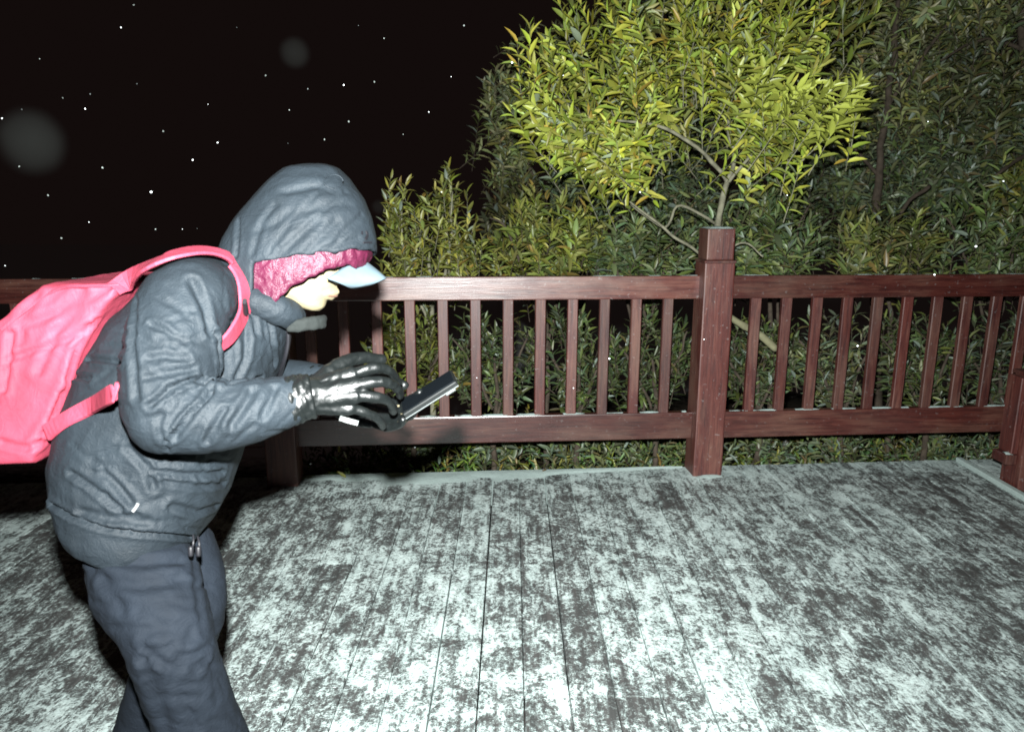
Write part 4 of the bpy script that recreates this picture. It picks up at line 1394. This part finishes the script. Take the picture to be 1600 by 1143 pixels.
# ------------------------------------------------------------------ falling snow
def snow():
    protos = []
    for k in range(3):
        bm = bmesh.new()
        bmesh.ops.create_icosphere(bm, subdivisions=2, radius=1)
        for v in bm.verts:
            v.co *= 1 + 0.4 * noise.noise(v.co * 1.6 + Vector((k * 9, 0, 0)))
            v.co.z *= .75
        protos.append(bm_mesh('snowflake', bm))
    r = random.Random(5)
    spots = [(189, 43, 5), (209, 8, 3), (214, 131, 4), (141, 147, 4), (133, 170, 4), (34, 171, 4), (3, 185, 5), (301, 250, 5), (340, 223, 4), (236, 300, 6), (139, 347, 3.5), (481, 139, 4), (537, 133, 4), (670, 175, 4), (370, 43, 2.5),
             (98, 153, 2.5), (325, 163, 2), (452, 172, 2), (450, 224, 2.5), (507, 218, 3), (285, 358, 2.5), (243, 358, 2.2), (308, 357, 2), (96, 372, 3), (8, 415, 4), (1568, 283, 5), (1525, 385, 6), (1460, 429, 4), (896, 606, 4), (952, 560, 5),
             (800, 98, 5), (880, 118, 3), (1100, 530, 3), (648, 698, 6), (485, 724, 4), (600, 60, 2), (705, 120, 2), (630, 210, 2), (560, 40, 2), (62, 92, 2), (1000, 300, 3), (1230, 305, 3), (1450, 190, 3), (915, 265, 3), (745, 590, 3), (1340, 540, 4),
             (255, 205, 3), (415, 118, 3), (585, 128, 3), (160, 262, 3), (75, 305, 3), (545, 190, 3), (690, 300, 3), (725, 40, 3), (30, 260, 3)]
    NEAR = {(189, 43): 'topmost bright white snowflake in the black sky', (301, 250): 'bright oval snowflake in the sky left of the hood', (236, 300): 'soft grey snowflake left of the hood, above the backpack strap',
            (139, 347): 'lone bright snowflake low in the sky above the backpack', (670, 175): 'bright snowflake in the dark sky above the olive bush', (3, 185): 'white snowflake cut off at the left picture edge',
            (1568, 283): 'round white snowflake in front of the dark tree at far right', (1525, 385): 'large round snowflake above the right part of the top rail', (1460, 429): 'white snowflake touching the top of the right rail',
            (896, 606): 'white snowflake in front of a slat near the lower rail', (952, 560): 'white snowflake in the gap between two middle slats', (800, 98): 'round snowflake in front of the left edge of the bright crown',
            (880, 118): 'small snowflake in front of the bright yellow-green leaves', (1100, 530): 'small snowflake in front of the tall fence post', (648, 698): 'soft snowflake below the bottom rail under the phone',
            (485, 724): 'faint snowflake in the dark below the gloved hands', (1000, 300): 'small snowflake in front of the foliage left of the forked trunk', (1230, 305): 'small snowflake in front of the shrub right of the forked trunk',
            (1450, 190): 'small snowflake in front of the dark evergreen, right of its trunk', (915, 265): 'small snowflake below the left lobe of the bright crown', (745, 590): 'small snowflake in front of the slat right of the phone',
            (1340, 540): 'small snowflake between the slats of the right bay'}
    for i, (x, y, s) in enumerate(spots):
        d = r.uniform(1.7, 3.3)
        o = mo('snowflake', protos[i % 3], FLAKE, None, True, loc=P(x, y, d), rot=(r.uniform(0, 6), r.uniform(0, 6), r.uniform(0, 6)), scale=(s * .31 * d / FPX,) * 3)
        if s <= 3 and not (x, y) in NEAR and (i % 2 or i > 45):
            o.data = o.data.copy()
            o.data.materials.clear()
            o.data.materials.append(DIM_FLAKE)
            o.scale *= 1.7
        elif not (x, y) in NEAR:
            o.data = o.data.copy()
            o.data.materials.clear()
            o.data.materials.append(FLAKE2 if i % 4 else FLAKE)
        own = NEAR.get((x, y))
        tag(o, own or 'tiny sharp white snowflake hanging against the black night sky', 'snowflake', 'small snowflakes in the air')
    for x, y, d, s, lab in ((50, 222, .28, .0110, 'large pale blurred snowflake close to the lens, above the backpack'), (461, 83, .50, .0095, 'pale blurred snowflake floating above the hood'), (592, 323, .80, .0075, 'small blurred snowflake just in front of the hood')):
        bm = bmesh.new()
        bmesh.ops.create_icosphere(bm, subdivisions=3, radius=1)
        for v in bm.verts: v.co *= 1 + 0.06 * noise.noise(v.co * 1.5)
        o = mo('snowflake', bm_mesh('snowflake', bm), None, None, True, loc=P(x, y, d), scale=(s, s, s))
        o.data.materials.clear()
        o.data.materials.append(FAINT_FLAKE)
        tag(o, lab, 'snowflake')

snow()
